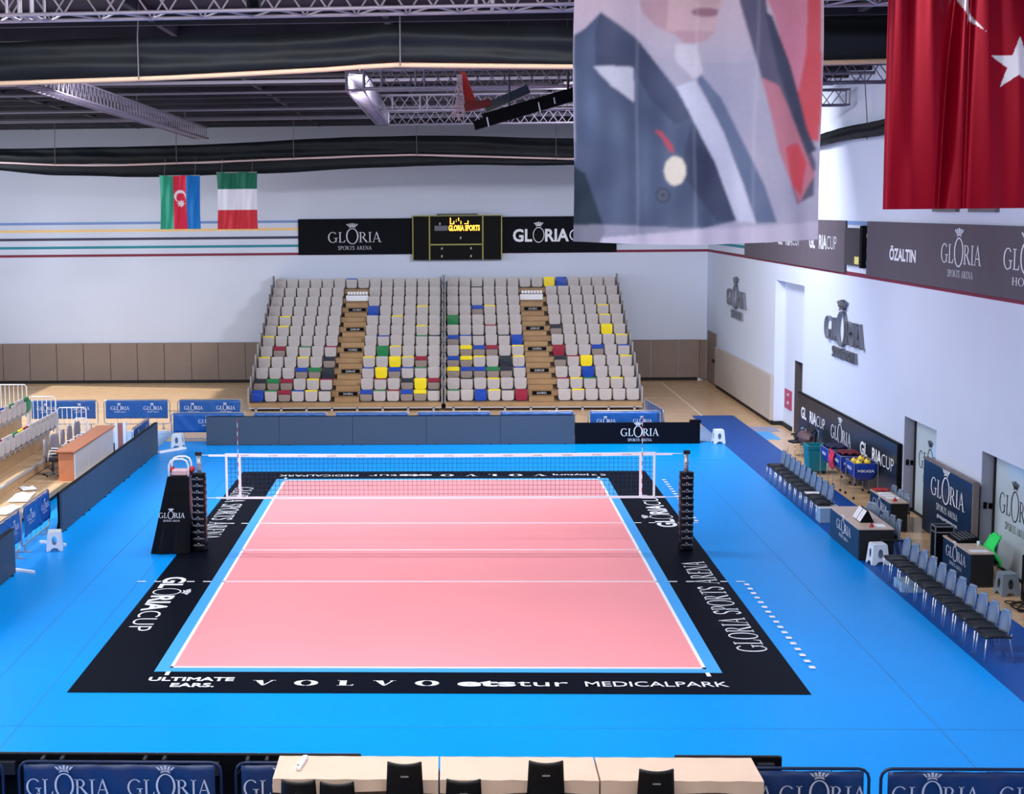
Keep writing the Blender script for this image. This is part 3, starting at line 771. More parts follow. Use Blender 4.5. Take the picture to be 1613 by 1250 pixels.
for rr, (X, Z, n, cols) in enumerate([(-12.0, 1.08, 13, {6: 'red', 7: 'yellow', 8: 'green', 11: 'red'}), (-12.85, 1.55, 9, {0: 'green', 3: 'green', 5: 'blue'})]):
    for i in range(n):
        c = cols.get(i)
        s = seat_obj('f' if (rr == 1 and i == 0) else ('t' if c else 'g'), c)
        s.location = (X, EY-.35-.53*i, Z); s.rotation_euler = (0, 0, PI/2)
        s['label'] = '%s on side stand, %s row, %s from far end' % (seat_word('f' if (rr == 1 and i == 0) else ('t' if c else 'g'), c), ['lower', 'upper'][rr], ords[i])
        s['group'] = 'seats of the left side stand'; s['category'] = 'seat'
    MB().box(X-.05, X+.02, EY-.3-.53*n, EY-.1, Z-.06, Z-.02).build('seat_rail', steel2, o)
    for i in range(n): MB().box(X-.03, X+.0, EY-.37-.53*i, EY-.33-.53*i, Z-.14, Z-.05).build('seat_post', steel2, o)
for i, (xa, xb, z0, z1) in enumerate([(-14.3, -12.95, 1.4, 2.35), (-12.9, -12.05, .95, 1.97), (-12.0, -11.1, .5, 1.62), (-11.55, -11.1, .3, 1.25)]):
    yy = EY+.12+(.25 if i == 3 else 0)
    g = thing('stair_railing', 'white tubular railing at the far end of the left stand, %s' % ['highest of them', 'second highest', 'third, just above the desk', 'lowest, small hoop'][i], 'railing', ((xa+xb)/2, yy, 0), 'white railings of the left stand')
    MB().tube([(xa, yy, 0), (xa, yy, z1-.06), (xa+.06, yy, z1), (xb-.06, yy, z1), (xb, yy, z1-.06), (xb, yy, 0)], .02, 6).build('frame', white, g, True)
    n = max(3, int((xb-xa)/.13))
    for k in range(1, n): MB().tube([(xa+(xb-xa)*k/n, yy, z1-.8), (xa+(xb-xa)*k/n, yy, z1)], .011, 4).build('baluster', white, g)
    MB().tube([(xa, yy, z1-.8), (xb, yy, z1-.8)], .014, 4).build('lower_bar', white, g)
dk = thing('reception_desk', 'long orange wood desk with pale front panels beside the left boards', 'desk', (-10.3, 9.8, .3))
dw = mat('orange_desk_wood', (206, 128, 88), .4, noise=.06, nscale=6)
MB().box(-10.62, -10.06, 7.3, 12.4, 1.11, 1.15).build('desk_top', dw, dk, bevel=.006)
MB().box(-10.56, -10.14, 7.4, 7.45, .3, 1.11).build('end_panel', dw, dk)
MB().box(-10.56, -10.14, 12.25, 12.3, .3, 1.11).build('end_panel', dw, dk)
for k in range(3): MB().box(-10.13, -10.10, 7.42+1.62*k, 7.42+1.62*k+1.6, .3, 1.11).build('front_panel', mat('pale_panel', (226, 222, 228), .25), dk)
struct(MB().box(-11.47, -9.95, 7.2, 12.6, 0, .298).build('desk_plinth_floor', wood_l))
# office chairs
oc = thing('office_chair', '', 'chair')
grey_f = mat('grey_chair_fabric', (122, 120, 134), .7)
b = MB(); b.grid(lambda u, v: ((u-.5)*.44*(1-.25*(2*v-1)**2), .2+.05*(2*u-1)**2*-1, .52+.5*v), 8, 6)
b.build('backrest', grey_f, oc, True).modifiers.new('s', 'SOLIDIFY').thickness = .05
MB().box(-.22, .22, -.22, .2, .42, .49).build('seat', chair_seat, oc, bevel=.03)
MB().tube([(0, 0, .1), (0, 0, .42)], .03, 8).build('gas_lift', darksteel, oc)
b = MB()
for k in range(5): a = 2*PI*k/5; b.tube([(0, 0, .1), (.27*math.cos(a), .27*math.sin(a), .06)], .02, 5)
b.build('star_base', steel, oc)
for k in range(5): a = 2*PI*k/5; MB().sphere((.27*math.cos(a), .27*math.sin(a), .03), .03).build('wheel', black_rub, oc)
b = MB()
for s in (-1, 1): b.tube([(s*.24, .12, .45), (s*.27, .1, .66), (s*.27, -.12, .66)], .014, 5)
b.build('armrest', white, oc, True)
used = []
for i, (x, y, rz) in enumerate([(-10.95, 8.3, PI/2+.2), (-11.0, 9.3, PI/2-.3), (-10.95, 10.2, PI/2+.1), (-10.95, 11.0, PI/2), (-10.95, 11.9, PI/2-.1)]):
    place(oc, used, (x, y, .3 if y < 9.4 else .3), rz, 'grey office chair behind the orange desk, %s from its near end' % ords[i], 'office chairs at the long desk')
g = thing('floor_post', 'white and red equipment post standing behind the left boards', 'equipment', (-10.3, 14.0, 0))
MB().box(-10.42, -10.32, 13.9, 14.0, 0, 1.0).box(-10.15, -10.05, 13.9, 14.0, 0, 1.05).build('upright', white, g)
MB().box(-10.31, -10.16, 13.93, 13.98, .1, 1.0).build('red_panel', mat('dull_red', (170, 110, 104), .6), g)
MB().box(-10.7, -10.45, 13.85, 14.05, 0, .35).build('dark_base', chair_seat, g)
MB().box(-10.7, -9.9, 13.8, 14.1, 0, .04).build('base_plate', steel2, g)
for i, (y, l) in enumerate([(.9, 1.4), (-1.8, 2.0)]):
    o = MB().prism([(-9.35, y, .01), (-8.65, y-.35, .01), (-8.65, y-.45, .01), (-9.35, y-.1, .01)], (0, 0, .05)).build('fence_outrigger', white)
    tag(o, ['white outrigger foot lying on the floor by the left white stool', 'white outrigger foot at the left photo edge'][i], 'fence foot')
o = MB().prism([(-9.1, 14.1, .01), (-8.45, 15.0, .01), (-8.3, 14.9, .01), (-9.0, 14.0, .01)], (0, 0, .06)).build('fence_outrigger', white)
tag(o, 'white outrigger foot where the left and far boards meet', 'fence foot')
# papers / towels on the front platform
for i, (x, y, sx, sy, rz) in enumerate([(-10.9, 4.9, .5, 1.3, .1), (-10.8, 3.2, .45, 1.2, -.1), (-11.1, 6.2, .4, .6, .5), (-12.1, 4.2, .5, 1.1, .2)]):
    z = .3 if x > -11.5 else .5
    c, s = math.cos(rz), math.sin(rz)
    b = MB(lambda p, x=x, y=y, c=c, s=s, z=z: Vector((x+p.x*c-p.y*s, y+p.x*s+p.y*c, z+p.z)))
    b.grid(lambda u, v: (sx*(u-.5), sy*(v-.5), .02+.02*math.sin(u*9+v*5)*math.sin(v*8)+.01), 8, 8)
    o = b.build('white_cloth', white, smooth=True)
    o.modifiers.new('s', 'SOLIDIFY').thickness = .008
    tag(o, ['crumpled white cloth on the front platform below the desk chairs', 'white cloth lying nearest the left banner fences', 'small white cloth at the feet of the first desk chair', 'white cloth on the middle platform at the left photo edge'][i], 'cloth', 'white cloths on the left platforms')

# ---------------------------------------------------------------- stools
def stool_proto(m):
    r = thing('plastic_stool', '', 'stool')
    MB().hexa([(-.15, -.15, .42), (.15, -.15, .42), (.15, .15, .42), (-.15, .15, .42), (-.145, -.145, .45), (.145, -.145, .45), (.145, .145, .45), (-.145, .145, .45)]).build('seat', m, r, bevel=.015)
    for k in range(4):
        a = k*PI/2; c, s = math.cos(a), math.sin(a)
        T = lambda p, c=c, s=s: Vector((p.x*c-p.y*s, p.x*s+p.y*c, p.z))
        b = MB(T); N = 24
        outer = []
        def edge(t):
            per = [(-.15, .43), (.15, .43), (.19, 0), (.11, 0), (.07, .06), (0, .08), (-.07, .06), (-.11, 0), (-.19, 0)]
            ln_ = [math.dist(per[i], per[(i+1) % 9]) for i in range(9)]; tot = sum(ln_); d_ = t*tot
            for i in range(9):
                if d_ <= ln_[i]+1e-9: f = d_/ln_[i]; return tuple(per[i][j]+(per[(i+1) % 9][j]-per[i][j])*f for j in (0, 1))
                d_ -= ln_[i]
            return per[0]
        O = []; I = []
        for i in range(40):
            x, z = edge(i/40); an = math.atan2((z-.24)/1.5, x)
            yy = lambda z: -(.15+.04*(1-z/.43))
            ix, iz = .055*math.cos(an), .24+.1*math.sin(an)
            O.append((x, z, yy(z))); I.append((ix, iz, yy(iz)))
        for th in (0, .012):
            o_ = [b.P((x, y+th, z)) for x, z, y in O]; i_ = [b.P((x, y+th, z)) for x, z, y in I]
            for i in range(40): b.face([o_[i], o_[(i+1) % 40], i_[(i+1) % 40], i_[i]])
        b.build('side_panel', m, r)
    return r
ws = stool_proto(whitep); used = []
for x, y, rz, sc, lab in [(8.97, 15.75, .05, 1.0, 'white plastic stool on the dark blue runner right of the black logo board'), (9.42, -1.32, .1, 1.0, 'white plastic stool at the near end of the front scorer table'),
                      (-8.65, 15.3, -.1, 1.0, 'white plastic stool before the blue banner at the far left corner'), (-8.8, .1, .2, 1.0, 'white plastic stool beside the sunlit left banner fence')]:
    o = place(ws, used, (x, y, .012), rz, lab, 'white plastic stools')
gs = stool_proto(mat('grey_plastic', (128, 142, 154), .4)); gs.location = (11.22, -3.95, 0); gs.rotation_euler = (0, 0, .1)
gs['label'] = 'grey plastic stool beside the sound desk by the right wall'

# ---------------------------------------------------------------- bench chairs
def chair_proto():
    r = thing('bench_chair', '', 'chair')
    b = MB()   # local: faces -y, seat centre at origin
    b.grid(lambda u, v: ((u-.5)*.44, -.22+.43*v, .44+.012*math.sin(PI*v)-.02*(2*u-1)**2*-1), 6, 6)
    o = b.build('seat', chair_seat, r, True); o.modifiers.new('s', 'SOLIDIFY').thickness = .04
    b = MB()
    def bk(u, v):
        w = .232*math.sqrt(max(0, 1-max(0, (v-.5)/.5)**2*.6))*(.86+.14*math.sin(PI*min(1, v*1.1)))
        a = 2*u-1
        return (a*w, .17+.05*v-.06*a*a+.03, .46+.4*v)
    b.grid(bk, 8, 10)
    o = b.build('backrest', chair_back, r, True); o.modifiers.new('s', 'SOLIDIFY').thickness = .018
    for sx in (-1, 1):
        MB().tube([(sx*.21, -.2, .43), (sx*.225, -.23, .0)], .012, 6).build('leg', chrome, r, True)
        MB().tube([(sx*.2, .22, .5), (sx*.21, .18, .43), (sx*.225, .27, .0)], .012, 6).build('leg', chrome, r, True)
    return r
cp = chair_proto(); used = []
for i in range(10):
    place(cp, used, (9.36, 8.72-.6*i, .01), -PI/2, 'team bench chair in the far row of ten, %s from its far end' % ords[i], 'far row of bench chairs')
for i in range(11):
    place(cp, used, (9.42, -2.75-.565*i, .01), -PI/2, 'team bench chair in the near row of eleven, %s from its far end' % ords[i], 'near row of bench chairs')
for i in range(4):
    place(cp, used, (9.78, [1.0, .1, -.4, -.85][i], .01), -PI/2+[.5, 0, 0, -.1][i], 'dark chair pushed behind the front scorer table, %s from its far end' % ords[i], 'chairs behind the front scorer table')
for i in range(3):
    place(cp, used, (10.86, [3.3, 2.75, 2.2][i], .0), -PI/2, 'dark chair pushed behind the second scorer table, %s from its far end' % ords[i], 'chairs behind the second scorer table')
place(cp, used, (11.2, 12.6, 0), -PI/2, 'chair buried under a brown bag beside the teal bin', None)
place(cp, used, (10.95, 13.2, 0), -PI/2+.3, 'farthest chair under the dark coats by the wall banner', None)
place(cp, used, (11.15, -2.85+0, 0), -PI/2-.1, 'chair with a green jacket against the right wall', None)

o = thing('bag', 'large brown sports bag on the chair by the wall banner', 'bag', (11.1, 12.6, .47))
b = MB(); b.grid(lambda u, v: (11.05+.24*math.cos(2*PI*u)*math.sin(PI*v)**.7, 12.65-.5+v*1.0, .66+.2*math.sin(2*PI*u)*math.sin(PI*v)**.7+.02*math.sin(9*u+7*v)), 14, 10, True)
b.build('bag_body', mat('brown_bag', (92, 70, 78), .6), o, True)
MB().tube([(11.05, 12.4, .84), (11.05, 12.5, .93), (11.05, 12.8, .93), (11.05, 12.9, .84)], .015, 5).build('handle', black_rub, o)
b = MB(); b.grid(lambda u, v: (10.8+.55*u, 13.45-.9*v, .55+.35*u*u+.05*math.sin(8*v+3*u)+.04*math.cos(7*u*v)), 10, 12)
o = b.build('dark_coat', mat('dark_cloth', (28, 26, 36), .9), smooth=True); o.modifiers.new('s', 'SOLIDIFY').thickness = .05
tag(o, 'dark coats heaped over the chairs by the wall banner', 'coat')
o = MB().box(9.2, 9.55, 4.35, 4.65, .462, .47).build('towel', white); tag(o, 'white towel on a chair near the end of the far bench row', 'towel')
o = thing('plastic_crate', 'pale plastic crate under the last chair of the far bench row', 'crate', (9.4, 3.1, 0))
MB().box(9.2, 9.68, 2.95, 3.4, .01, .36).build('crate_body', mat('clear_plastic', (150, 180, 205), .25), o, bevel=.01)
MB().box(9.18, 9.7, 2.93, 3.42, .36, .385).build('rim', whitep, o)
o = MB().box(9.2, 9.65, -3.85, -3.3, .012, .2).build('plastic_crate', mat('clear_plastic', (150, 180, 205), .25)); tag(o, 'pale crate under the second chair of the near bench row', 'crate')

# ---------------------------------------------------------------- scorer tables
def scorer(x0, x1, y0, y1, label, h=.71):
    o = thing('scorer_table', label, 'table', ((x0+x1)/2, (y0+y1)/2, 0), 'scorer tables')
    MB().box(x0, x1, y0, y1, h-.03, h).build('table_top', beige, o, bevel=.004)
    f = MB().box(x0+.01, x0+.03, y0+.01, y1-.01, .02, h-.03).build('front_skirt', skirt, o)
    MB().box(x0+.03, x1-.01, y0+.01, y0+.03, .02, h-.03).build('end_skirt', skirt_k, o)
    MB().box(x0+.03, x1-.01, y1-.03, y1-.01, .02, h-.03).build('end_skirt', skirt_k, o)
    for yy in (y0+.08, y1-.1): MB().box(x1-.06, x1-.03, yy, yy+.03, 0, h-.03).build('leg', darksteel, o)
    g, w = gloria_logo()
    letters('lettering', g, (x0+.004, (y0+y1)/2, .36), -Y_, Z_, -X_, .21, letter_w, f, sx=1.15)
    return o
scorer(9.07, 9.84, -1.04, 1.49, 'beige scorer table with a teal logo skirt beside the blue court')
scorer(10.58, 11.0, 1.91, 3.68, 'beige table with a dark skirt set behind the front scorer table')
scorer(10.66, 11.15, -3.42, -1.68, 'beige sound desk table with a dark logo skirt by the right wall')
# things on the tables
fs = thing('flip_scoreboard', 'black and white flip scoreboard on the front scorer table', 'scoreboard', (9.45, -.05, .71))
MB().prism([(9.28, -.4, .71), (9.58, -.4, .71), (9.44, -.4, .99)], (0, .55, 0)).build('stand', led_back, fs)
for i, dy in enumerate((-.38, -.23, -.05, .1)):
    cdp = MB().hexa([(9.27, dy, .73), (9.276, dy, .73), (9.276, dy+.13, .73), (9.27, dy+.13, .73), (9.415, dy, .97), (9.42, dy, .97), (9.42, dy+.13, .97), (9.415, dy+.13, .97)]).build('number_card', white, fs)
    g, w = sans('0123'[i] if i else '2', .03)
    vv = Vector((.15, 0, .24)).normalized()
    letters('numeral', tr(g, -w/2), (9.29, dy+.065, .76), -Y_, vv, Vector((-.85, 0, .5)).normalized(), .15, letter_k, cdp, sx=.9)
def bell(x, y, z, lab):
    o = thing('table_bell', lab, 'bell', (x, y, z)); MB().lathe((x, y, z), [(.05, 0), (.05, .02), (.04, .05), (.015, .07)], 10).build('dome', red_m, o, True); MB().sphere((x, y, z+.08), .014).build('button', led_back, o)
bell(9.4, -.85, .71, 'red table bell at the near end of the front scorer table')
bell(10.74, 2.1, .71, 'red table bell at the near end of the second table')
for x, y, z, sx, sy, lab in [(9.62, -.7, .71, .2, .3, 'white papers beside the red bell on the front scorer table'), (10.8, 2.5, .71, .3, .22, 'white sheet nearest the red bell on the second table'),
                             (10.78, 2.8, .71, .3, .22, 'white sheet in the middle of the second table'), (10.78, 3.1, .71, .28, .22, 'white sheet next to the red cloth on the second table'), (10.9, -3.22, .71, .36, .2, 'white sheet at the near end of the sound desk')]:
    o = MB().box(x-sx/2, x+sx/2, y-sy/2, y+sy/2, z, z+.006).build('paper_sheet', white); tag(o, lab, 'paper')
b = MB(); b.grid(lambda u, v: (10.6+.38*u, 3.3+.34*v, .72+.035*math.sin(9*u+4*v)**2+.005), 10, 8)
o = b.build('red_cloth', red_m, smooth=True); o.modifiers.new('s', 'SOLIDIFY').thickness = .008; tag(o, 'crumpled red cloth at the far end of the second table', 'cloth')
o = thing('road_case', 'black road case with silver edges left of the sound desk', 'case', (10.7, -1.5, 0))
MB().box(10.52, 10.9, -1.66, -1.36, 0, .88).build('case_body', led_back, o)
b = MB()
for x in (10.52, 10.9):
    for y in (-1.66, -1.36): b.box(x-.01, x+.01, y-.01, y+.01, 0, .88)
for z in (.76, .88):
    b.box(10.515, 10.905, -1.67, -1.65, z-.01, z+.01); b.box(10.51, 10.53, -1.67, -1.35, z-.01, z+.01); b.box(10.51, 10.91, -1.37, -1.35, z-.01, z+.01); b.box(10.89, 10.91, -1.67, -1.35, z-.01, z+.01)
b.build('metal_edge', steel, o)
o = thing('audio_mixer', 'black audio mixer on the sound desk', 'mixer', (10.95, -2.2, .71))
MB().hexa([(10.72, -2.5, .71), (11.12, -2.5, .71), (11.12, -1.8, .71), (10.72, -1.8, .71), (10.72, -2.5, .75), (11.12, -2.5, .83), (11.12, -1.8, .83), (10.72, -1.8, .75)]).build('mixer_body', led_back, o)
b = MB()
for i in range(5):
    for j in range(9): b.box(10.77+.07*i, 10.79+.07*i, -2.45+.07*j, -2.43+.07*j, .765+.0133*i, .785+.0133*i)
b.build('mixer_knobs', steel, o)
o = MB().lathe((11.05, -2.75, .71), [(.03, 0), (.032, .06), (.036, .1)], 10).build('plastic_cup', whitep, smooth=True); tag(o, 'small clear cup on the sound desk', 'cup')
b = MB(); b.grid(lambda u, v: (11.32+.05*math.sin(5*u)+.03*math.sin(9*v)-.1*math.sin(PI*v), -3.15+.42*u+.05*math.sin(6*v), .98-.62*v+.04*math.sin(12*u)), 12, 12)
o = b.build('green_jacket', mat('neon_green_cloth', (30, 220, 100), .7), smooth=True); o.modifiers.new('s', 'SOLIDIFY').thickness = .04; tag(o, 'neon green jacket hanging over a chair by the right wall', 'jacket')
b = MB()
for k in range(5): b.tube([(11.2+.22*math.cos(t*.4)*(1+.08*k), -5.0+.35*math.sin(t*.4+k), .015+.01*k) for t in range(16)], .012, 5)
o = b.build('cable_coil', black_rub, smooth=True); tag(o, 'coiled black cables on the wooden floor at the right photo edge', 'cable')
o = thing('speaker_box', 'black loudspeaker at the right photo edge by the wall', 'speaker', (11.45, -4.6, 0))
MB().box(11.34, 11.58, -4.85, -4.35, 0, .9).build('speaker_cabinet', led_back, o, bevel=.02)
MB().tube([(11.33, -4.6, .3), (11.34, -4.6, .3)], .12, 16).build('woofer', darksteel, o)
MB().tube([(11.33, -4.6, .65), (11.34, -4.6, .65)], .07, 16).build('tweeter', darksteel, o)
o = MB().box(11.5, 11.56, -5.6, -4.2, .9, 1.75).build('wall_panel_board', mat('navy_board', (22, 52, 88), .5)); tag(o, 'navy board cut by the right photo edge above the loudspeaker', 'board')

# ---------------------------------------------------------------- ball carts and bin
tb = thing('wheeled_bin', 'teal square bin on wheels beside the ball carts', 'bin', (10.75, 10.3, 0))
teal = mat('teal_plastic', (16, 122, 136), .35)
b = MB(); x0, x1, y0, y1, z0, z1 = 10.5, 11.05, 9.8, 10.5, .1, .82
b.hexa([(x0+.04, y0+.04, z0), (x1-.04, y0+.04, z0), (x1-.04, y1-.04, z0), (x0+.04, y1-.04, z0), (x0, y0, z1-.1), (x1, y0, z1-.1), (x1, y1, z1-.1), (x0, y1, z1-.1)])
b.build('bin_body', teal, tb)
b = MB()
for a in ((x0-.02, x1+.02, y0-.02, y0+.03), (x0-.02, x1+.02, y1-.03, y1+.02), (x0-.02, x0+.03, y0, y1), (x1-.03, x1+.02, y0, y1)): b.box(a[0], a[1], a[2], a[3], z1-.1, z1)
b.build('bin_rim', teal, tb)
for x in (x0+.1, x1-.1):
    for y in (y0+.1, y1-.1): MB().sphere((x, y, .05), .05).build('wheel', black_rub, tb)
ballm = [mat('yellow_ball', (240, 206, 60), .5), mat('blue_ball', (30, 50, 110), .5)]
def ball_cart(x0, x1, y0, y1, label, zt=.95, zb=.5, text='MIKASA', m=None):
    o = thing('ball_cart', label, 'ball cart', ((x0+x1)/2, (y0+y1)/2, 0), 'blue ball carts')
    blue = mat('blue_cart_bag', (12, 60, 168), .5, bump=.2, bscale=6)
    xm, ym = (x0+x1)/2, (y0+y1)/2
    def bag(u, v):
        k = u*4; i = int(k) % 4; f = k-int(k) if k < 4 else 0
        c = [(x0, y0), (x1, y0), (x1, y1), (x0, y1)]; p = [a+(q-a)*f for a, q in zip(c[i], c[(i+1) % 4])]
        s = .25+.75*math.sqrt(max(0, 1-(1-v)**2.6)) if v < 1 else 1
        return (xm+(p[0]-xm)*s, ym+(p[1]-ym)*s, zb-.06+(zt-zb+.06)*v)
    b = MB(); ids = b.grid(bag, 24, 8, True); b.face([r[0] for r in ids])
    bg = b.build('cloth_bag', blue, o, True)
    b = MB(); b.tube([(x0, y0, zt), (x1, y0, zt), (x1, y1, zt), (x0, y1, zt)], .014, 5, closed=True); b.build('rim_bar', steel, o)
    for x in (x0, x1):
        for y in (y0, y1):
            l = MB().tube([(x, y, .07), (x, y, zt)], .011, 5).build('leg', steel, o)
            MB().sphere((x, y, .035), .035, .03).build('wheel', black_rub, l)
    g, w = sans(text, .02)
    letters('lettering', tr(g, -w/2), (x0-.012, ym, .74), -Y_, Z_, -X_, .09, letter_w, bg)
    letters('lettering', tr(g, -w/2), (xm, y0-.012, .72), X_, Z_, -Y_, .07, letter_w, bg, sx=1.3)
    return o
ball_cart(10.7, 11.3, 8.35, 9.25, 'blue ball cart farthest from the camera, next to the teal bin')
ball_cart(10.75, 11.35, 7.2, 8.0, 'blue ball cart in the middle with red cloth over it')
ball_cart(10.8, 11.42, 6.02, 6.85, 'nearest blue ball cart filled with yellow balls')
for i, (x, y, z) in enumerate([(10.98, 6.2, .93), (11.2, 6.22, .95), (11.1, 6.45, 1.0), (10.95, 6.55, .93), (11.25, 6.6, .94)]):
    b = MB()
    c = (x, y, z); n = 12; m = 8
    ids = [[b.P((x+.105*math.cos(2*PI*u/n)*math.sin(PI*v/m), y+.105*math.sin(2*PI*u/n)*math.sin(PI*v/m), z-.105*math.cos(PI*v/m))) for v in range(m+1)] for u in range(n)]
    for u in range(n):
        for v in range(m):
            b.cur = 1 if ((u//2+v//3) % 3 == 0) else 0; b.face([ids[u][v], ids[(u+1) % n][v], ids[(u+1) % n][v+1], ids[u][v+1]])
    o = b.build('volleyball', ballm, smooth=True)
    tag(o, ['yellow volleyball at the near left corner of the nearest cart', 'yellow volleyball at the near right corner of the nearest cart', 'yellow volleyball on top in the middle of the nearest cart', 'yellow volleyball at the far left of the nearest cart', 'yellow volleyball at the far right of the nearest cart'][i], 'ball', 'volleyballs in the cart')
b = MB(); b.grid(lambda u, v: (10.72-.02+.02*math.sin(9*v), 8.25-.5*u, 1.0-.5*v+.02*math.sin(8*u)), 8, 8)
o = b.build('pink_towel', mat('pink_cloth', (214, 44, 92), .8), smooth=True); o.modifiers.new('s', 'SOLIDIFY').thickness = .02; tag(o, 'pink bag cloth hanging between the blue ball carts', 'cloth')
b = MB(); b.grid(lambda u, v: (10.8+.5*u, 7.3+.65*v, .99+.05*math.sin(7*u+5*v)**2), 10, 10)
o = b.build('dark_red_cloth', mat('dark_red_cloth', (96, 16, 34), .8), smooth=True); o.modifiers.new('s', 'SOLIDIFY').thickness = .03; tag(o, 'dark red cloth lying over the middle ball cart', 'cloth')
b = MB(); b.grid(lambda u, v: (10.75+.5*u, 8.4+.8*v, .98+.05*math.sin(6*u+6*v)**2), 10, 10)
o = b.build('navy_cloth', mat('navy_cloth', (16, 22, 60), .8), smooth=True); o.modifiers.new('s', 'SOLIDIFY').thickness = .03; tag(o, 'navy cloth covering the farthest ball cart', 'cloth')

# ---------------------------------------------------------------- wall banners and signs
o = thing('floor_banner', 'long black wall banner with three hall logos behind the ball carts', 'banner', (11.5, 10.1, 0))
MB().box(11.5, 11.55, 4.6, 15.65, .04, 1.66).build('banner_face', mat('dark_glossy_banner', (22, 34, 48), .28), o)
MB().box(11.48, 11.57, 4.56, 15.68, 1.66, 1.7).box(11.48, 11.57, 4.5, 4.6, 0, 1.7).build('banner_frame', led_back, o)
def wtext(g, w, ya, yb, z, x, h, m, parent, depth=0): return letters('lettering', g, (x, ya, z), -Y_, Z_, -X_, h, m, parent, sx=(ya-yb)/(w*h), depth=depth)
g, w = cup_logo(True); wtext(g, w, 15.2, 12.1, .93, 11.49, .36, letter_w, o); wtext(g, w, 8.1, 4.9, .9, 11.49, .36, letter_w, o)
g, w = gloria_logo(); wtext(tr(g, w/2), w, 11.35, 9.05, .87, 11.49, .38, letter_w, o)
o = thing('standing_board', 'large navy board with the hall name between the two glass doors', 'board', (11.45, .5, 0))
MB().box(11.42, 11.5, -1.25, 2.2, .03, 1.72).build('board_face', mat('navy_gloss_board', (14, 38, 66), .3), o)
MB().box(11.4, 11.52, -1.28, 2.22, 1.72, 1.76).box(11.4, 11.52, -1.32, -1.25, 0, 1.76).build('board_frame', mat('taupe_frame', (120, 108, 104), .5), o)
g, w = gloria_logo(); wtext(tr(g, w/2), w, 1.6, -.75, 1.0, 11.41, .4, letter_w, o)
g, w = sans('gloriasportsarena.com', .01); wtext(g, w, 1.1, -.3, .55, 11.41, .09, letter_w, o)
o = thing('wall_banner', 'long grey brown banner high on the right wall with three repeated logos', 'banner', (11.55, 18, 5.7), 'high banners on the right wall')
MB().box(11.53, 11.58, 10.42, 25.4, 5.74, 7.22).build('banner_cloth', billb, o)
g, w = cup_logo(True)
for a in (22.9, 19.4, 14.75): wtext(g, w, a, a-3.4 if a < 20 else a-2.9, 6.36, 11.52, .42, letter_dim, o)
o = thing('wall_banner', 'long grey brown banner high on the right wall reaching the photo edge', 'banner', (11.55, 2, 5.7), 'high banners on the right wall')
MB().box(11.53, 11.58, -6, 8.1, 5.76, 7.22).build('banner_cloth', billb, o)
g, w = sans('ÖZALTIN', .035); wtext(g, w, 5.9, 3.66, 6.27, 11.52, .3, letter_w, o)
g, w = gloria_logo(); wtext(tr(g, w/2), w, 1.75, -.95, 6.35, 11.52, .42, letter_w, o)
g, w = gloria_logo('HOTELS'); wtext(tr(g, w/2), w, -2.25, -5.0, 6.35, 11.52, .42, letter_w, o)
o = thing('wall_scoreboard', 'dark scoreboard box on the right wall between the two high banners', 'scoreboard', (11.5, 9.4, 6))
MB().box(11.5, 11.6, 8.6, 10.35, 5.98, 7.02).build('case', mat('dark_purple_panel', (58, 52, 62), .5), o)
MB().box(11.47, 11.6, 8.36, 8.6, 5.94, 7.1).build('edge_strip', led_back, o)
MB().box(11.49, 11.5, 8.75, 9.2, 6.03, 6.24).build('label', mat('yellow_label', (232, 222, 130), .6), o)
# 3D metal letters
for (ya, yb, z, h, lab) in [(28.9, 25.0, 3.72, .62, 'farther set of raised grey metal letters on the right wall'), (12.5, 8.2, 3.72, .66, 'nearer set of raised grey metal letters on the right wall')]:
    o = thing('metal_lettering', lab, 'sign', (11.55, (ya+yb)/2, z), 'raised metal letters')
    g, w = gloria_logo(None); letters('letters', tr(g, w/2), (11.59, ya, z), -Y_, Z_, -X_, h, metal_l, o, sx=(ya-yb)/(w*h), depth=.1)
    g, w = serif_text('SPORTS ARENA', 1.3, .1); letters('small_letters', g, (11.59, ya-.9, z-.48), -Y_, Z_, -X_, .3, metal_l, o, sx=(ya-yb-1.6)/(w*.3), depth=.07)
for i, (a, c) in enumerate([(2.45, .8), (-.05, -1.7)]):
    o = MB().box(11.5, 11.6, c, a, 7.49, 8.6).build('wall_vent', mat('vent_grey', (110, 106, 112), .4)); tag(o, ['grey wall vent showing below the red flag, left one', 'grey wall vent showing below the red flag, right one'][i], 'vent')
# back wall boards
o = thing('wall_banner', 'black back wall banner with the hall name left of the scoreboard', 'banner', (-3.9, 34.1, 5.7))
MB().box(-6.44, -1.36, 34.1, 34.16, 5.68, 7.26).build('banner_cloth', ledblack, o)
g, w = gloria_logo(); letters('lettering', g, (-3.93, 34.09, 6.22), X_, Z_, -Y_, .45, letter_dim, o, sx=2.38/(w*.45))
o = thing('wall_banner', 'black back wall banner right of the scoreboard, partly behind the portrait banner', 'banner', (5.1, 34.1, 5.7))
MB().box(2.56, 7.6, 34.1, 34.16, 5.70, 7.28).build('banner_cloth', ledblack, o)
g, w = cup_logo(); letters('lettering', g, (3.05, 34.09, 6.2), X_, Z_, -Y_, .55, letter_w, o, sx=3.75/(w*.55))
sb = thing('electronic_scoreboard', 'large black electronic scoreboard with yellow trim on the back wall', 'scoreboard', (.6, 34, 5.4))
ytrim = mat('yellow_trim', (150, 148, 60), .5)
MB().box(-1.36, 2.56, 33.85, 34.15, 5.42, 7.36).build('case', led_back, sb)
MB().box(-.3, 1.5, 33.9, 34.0, 7.36, 7.44).build('top_grille', darksteel, sb)
b = MB()
for x in (-.62, 1.72): b.box(x-.03, x+.03, 33.82, 33.86, 5.42, 7.36)
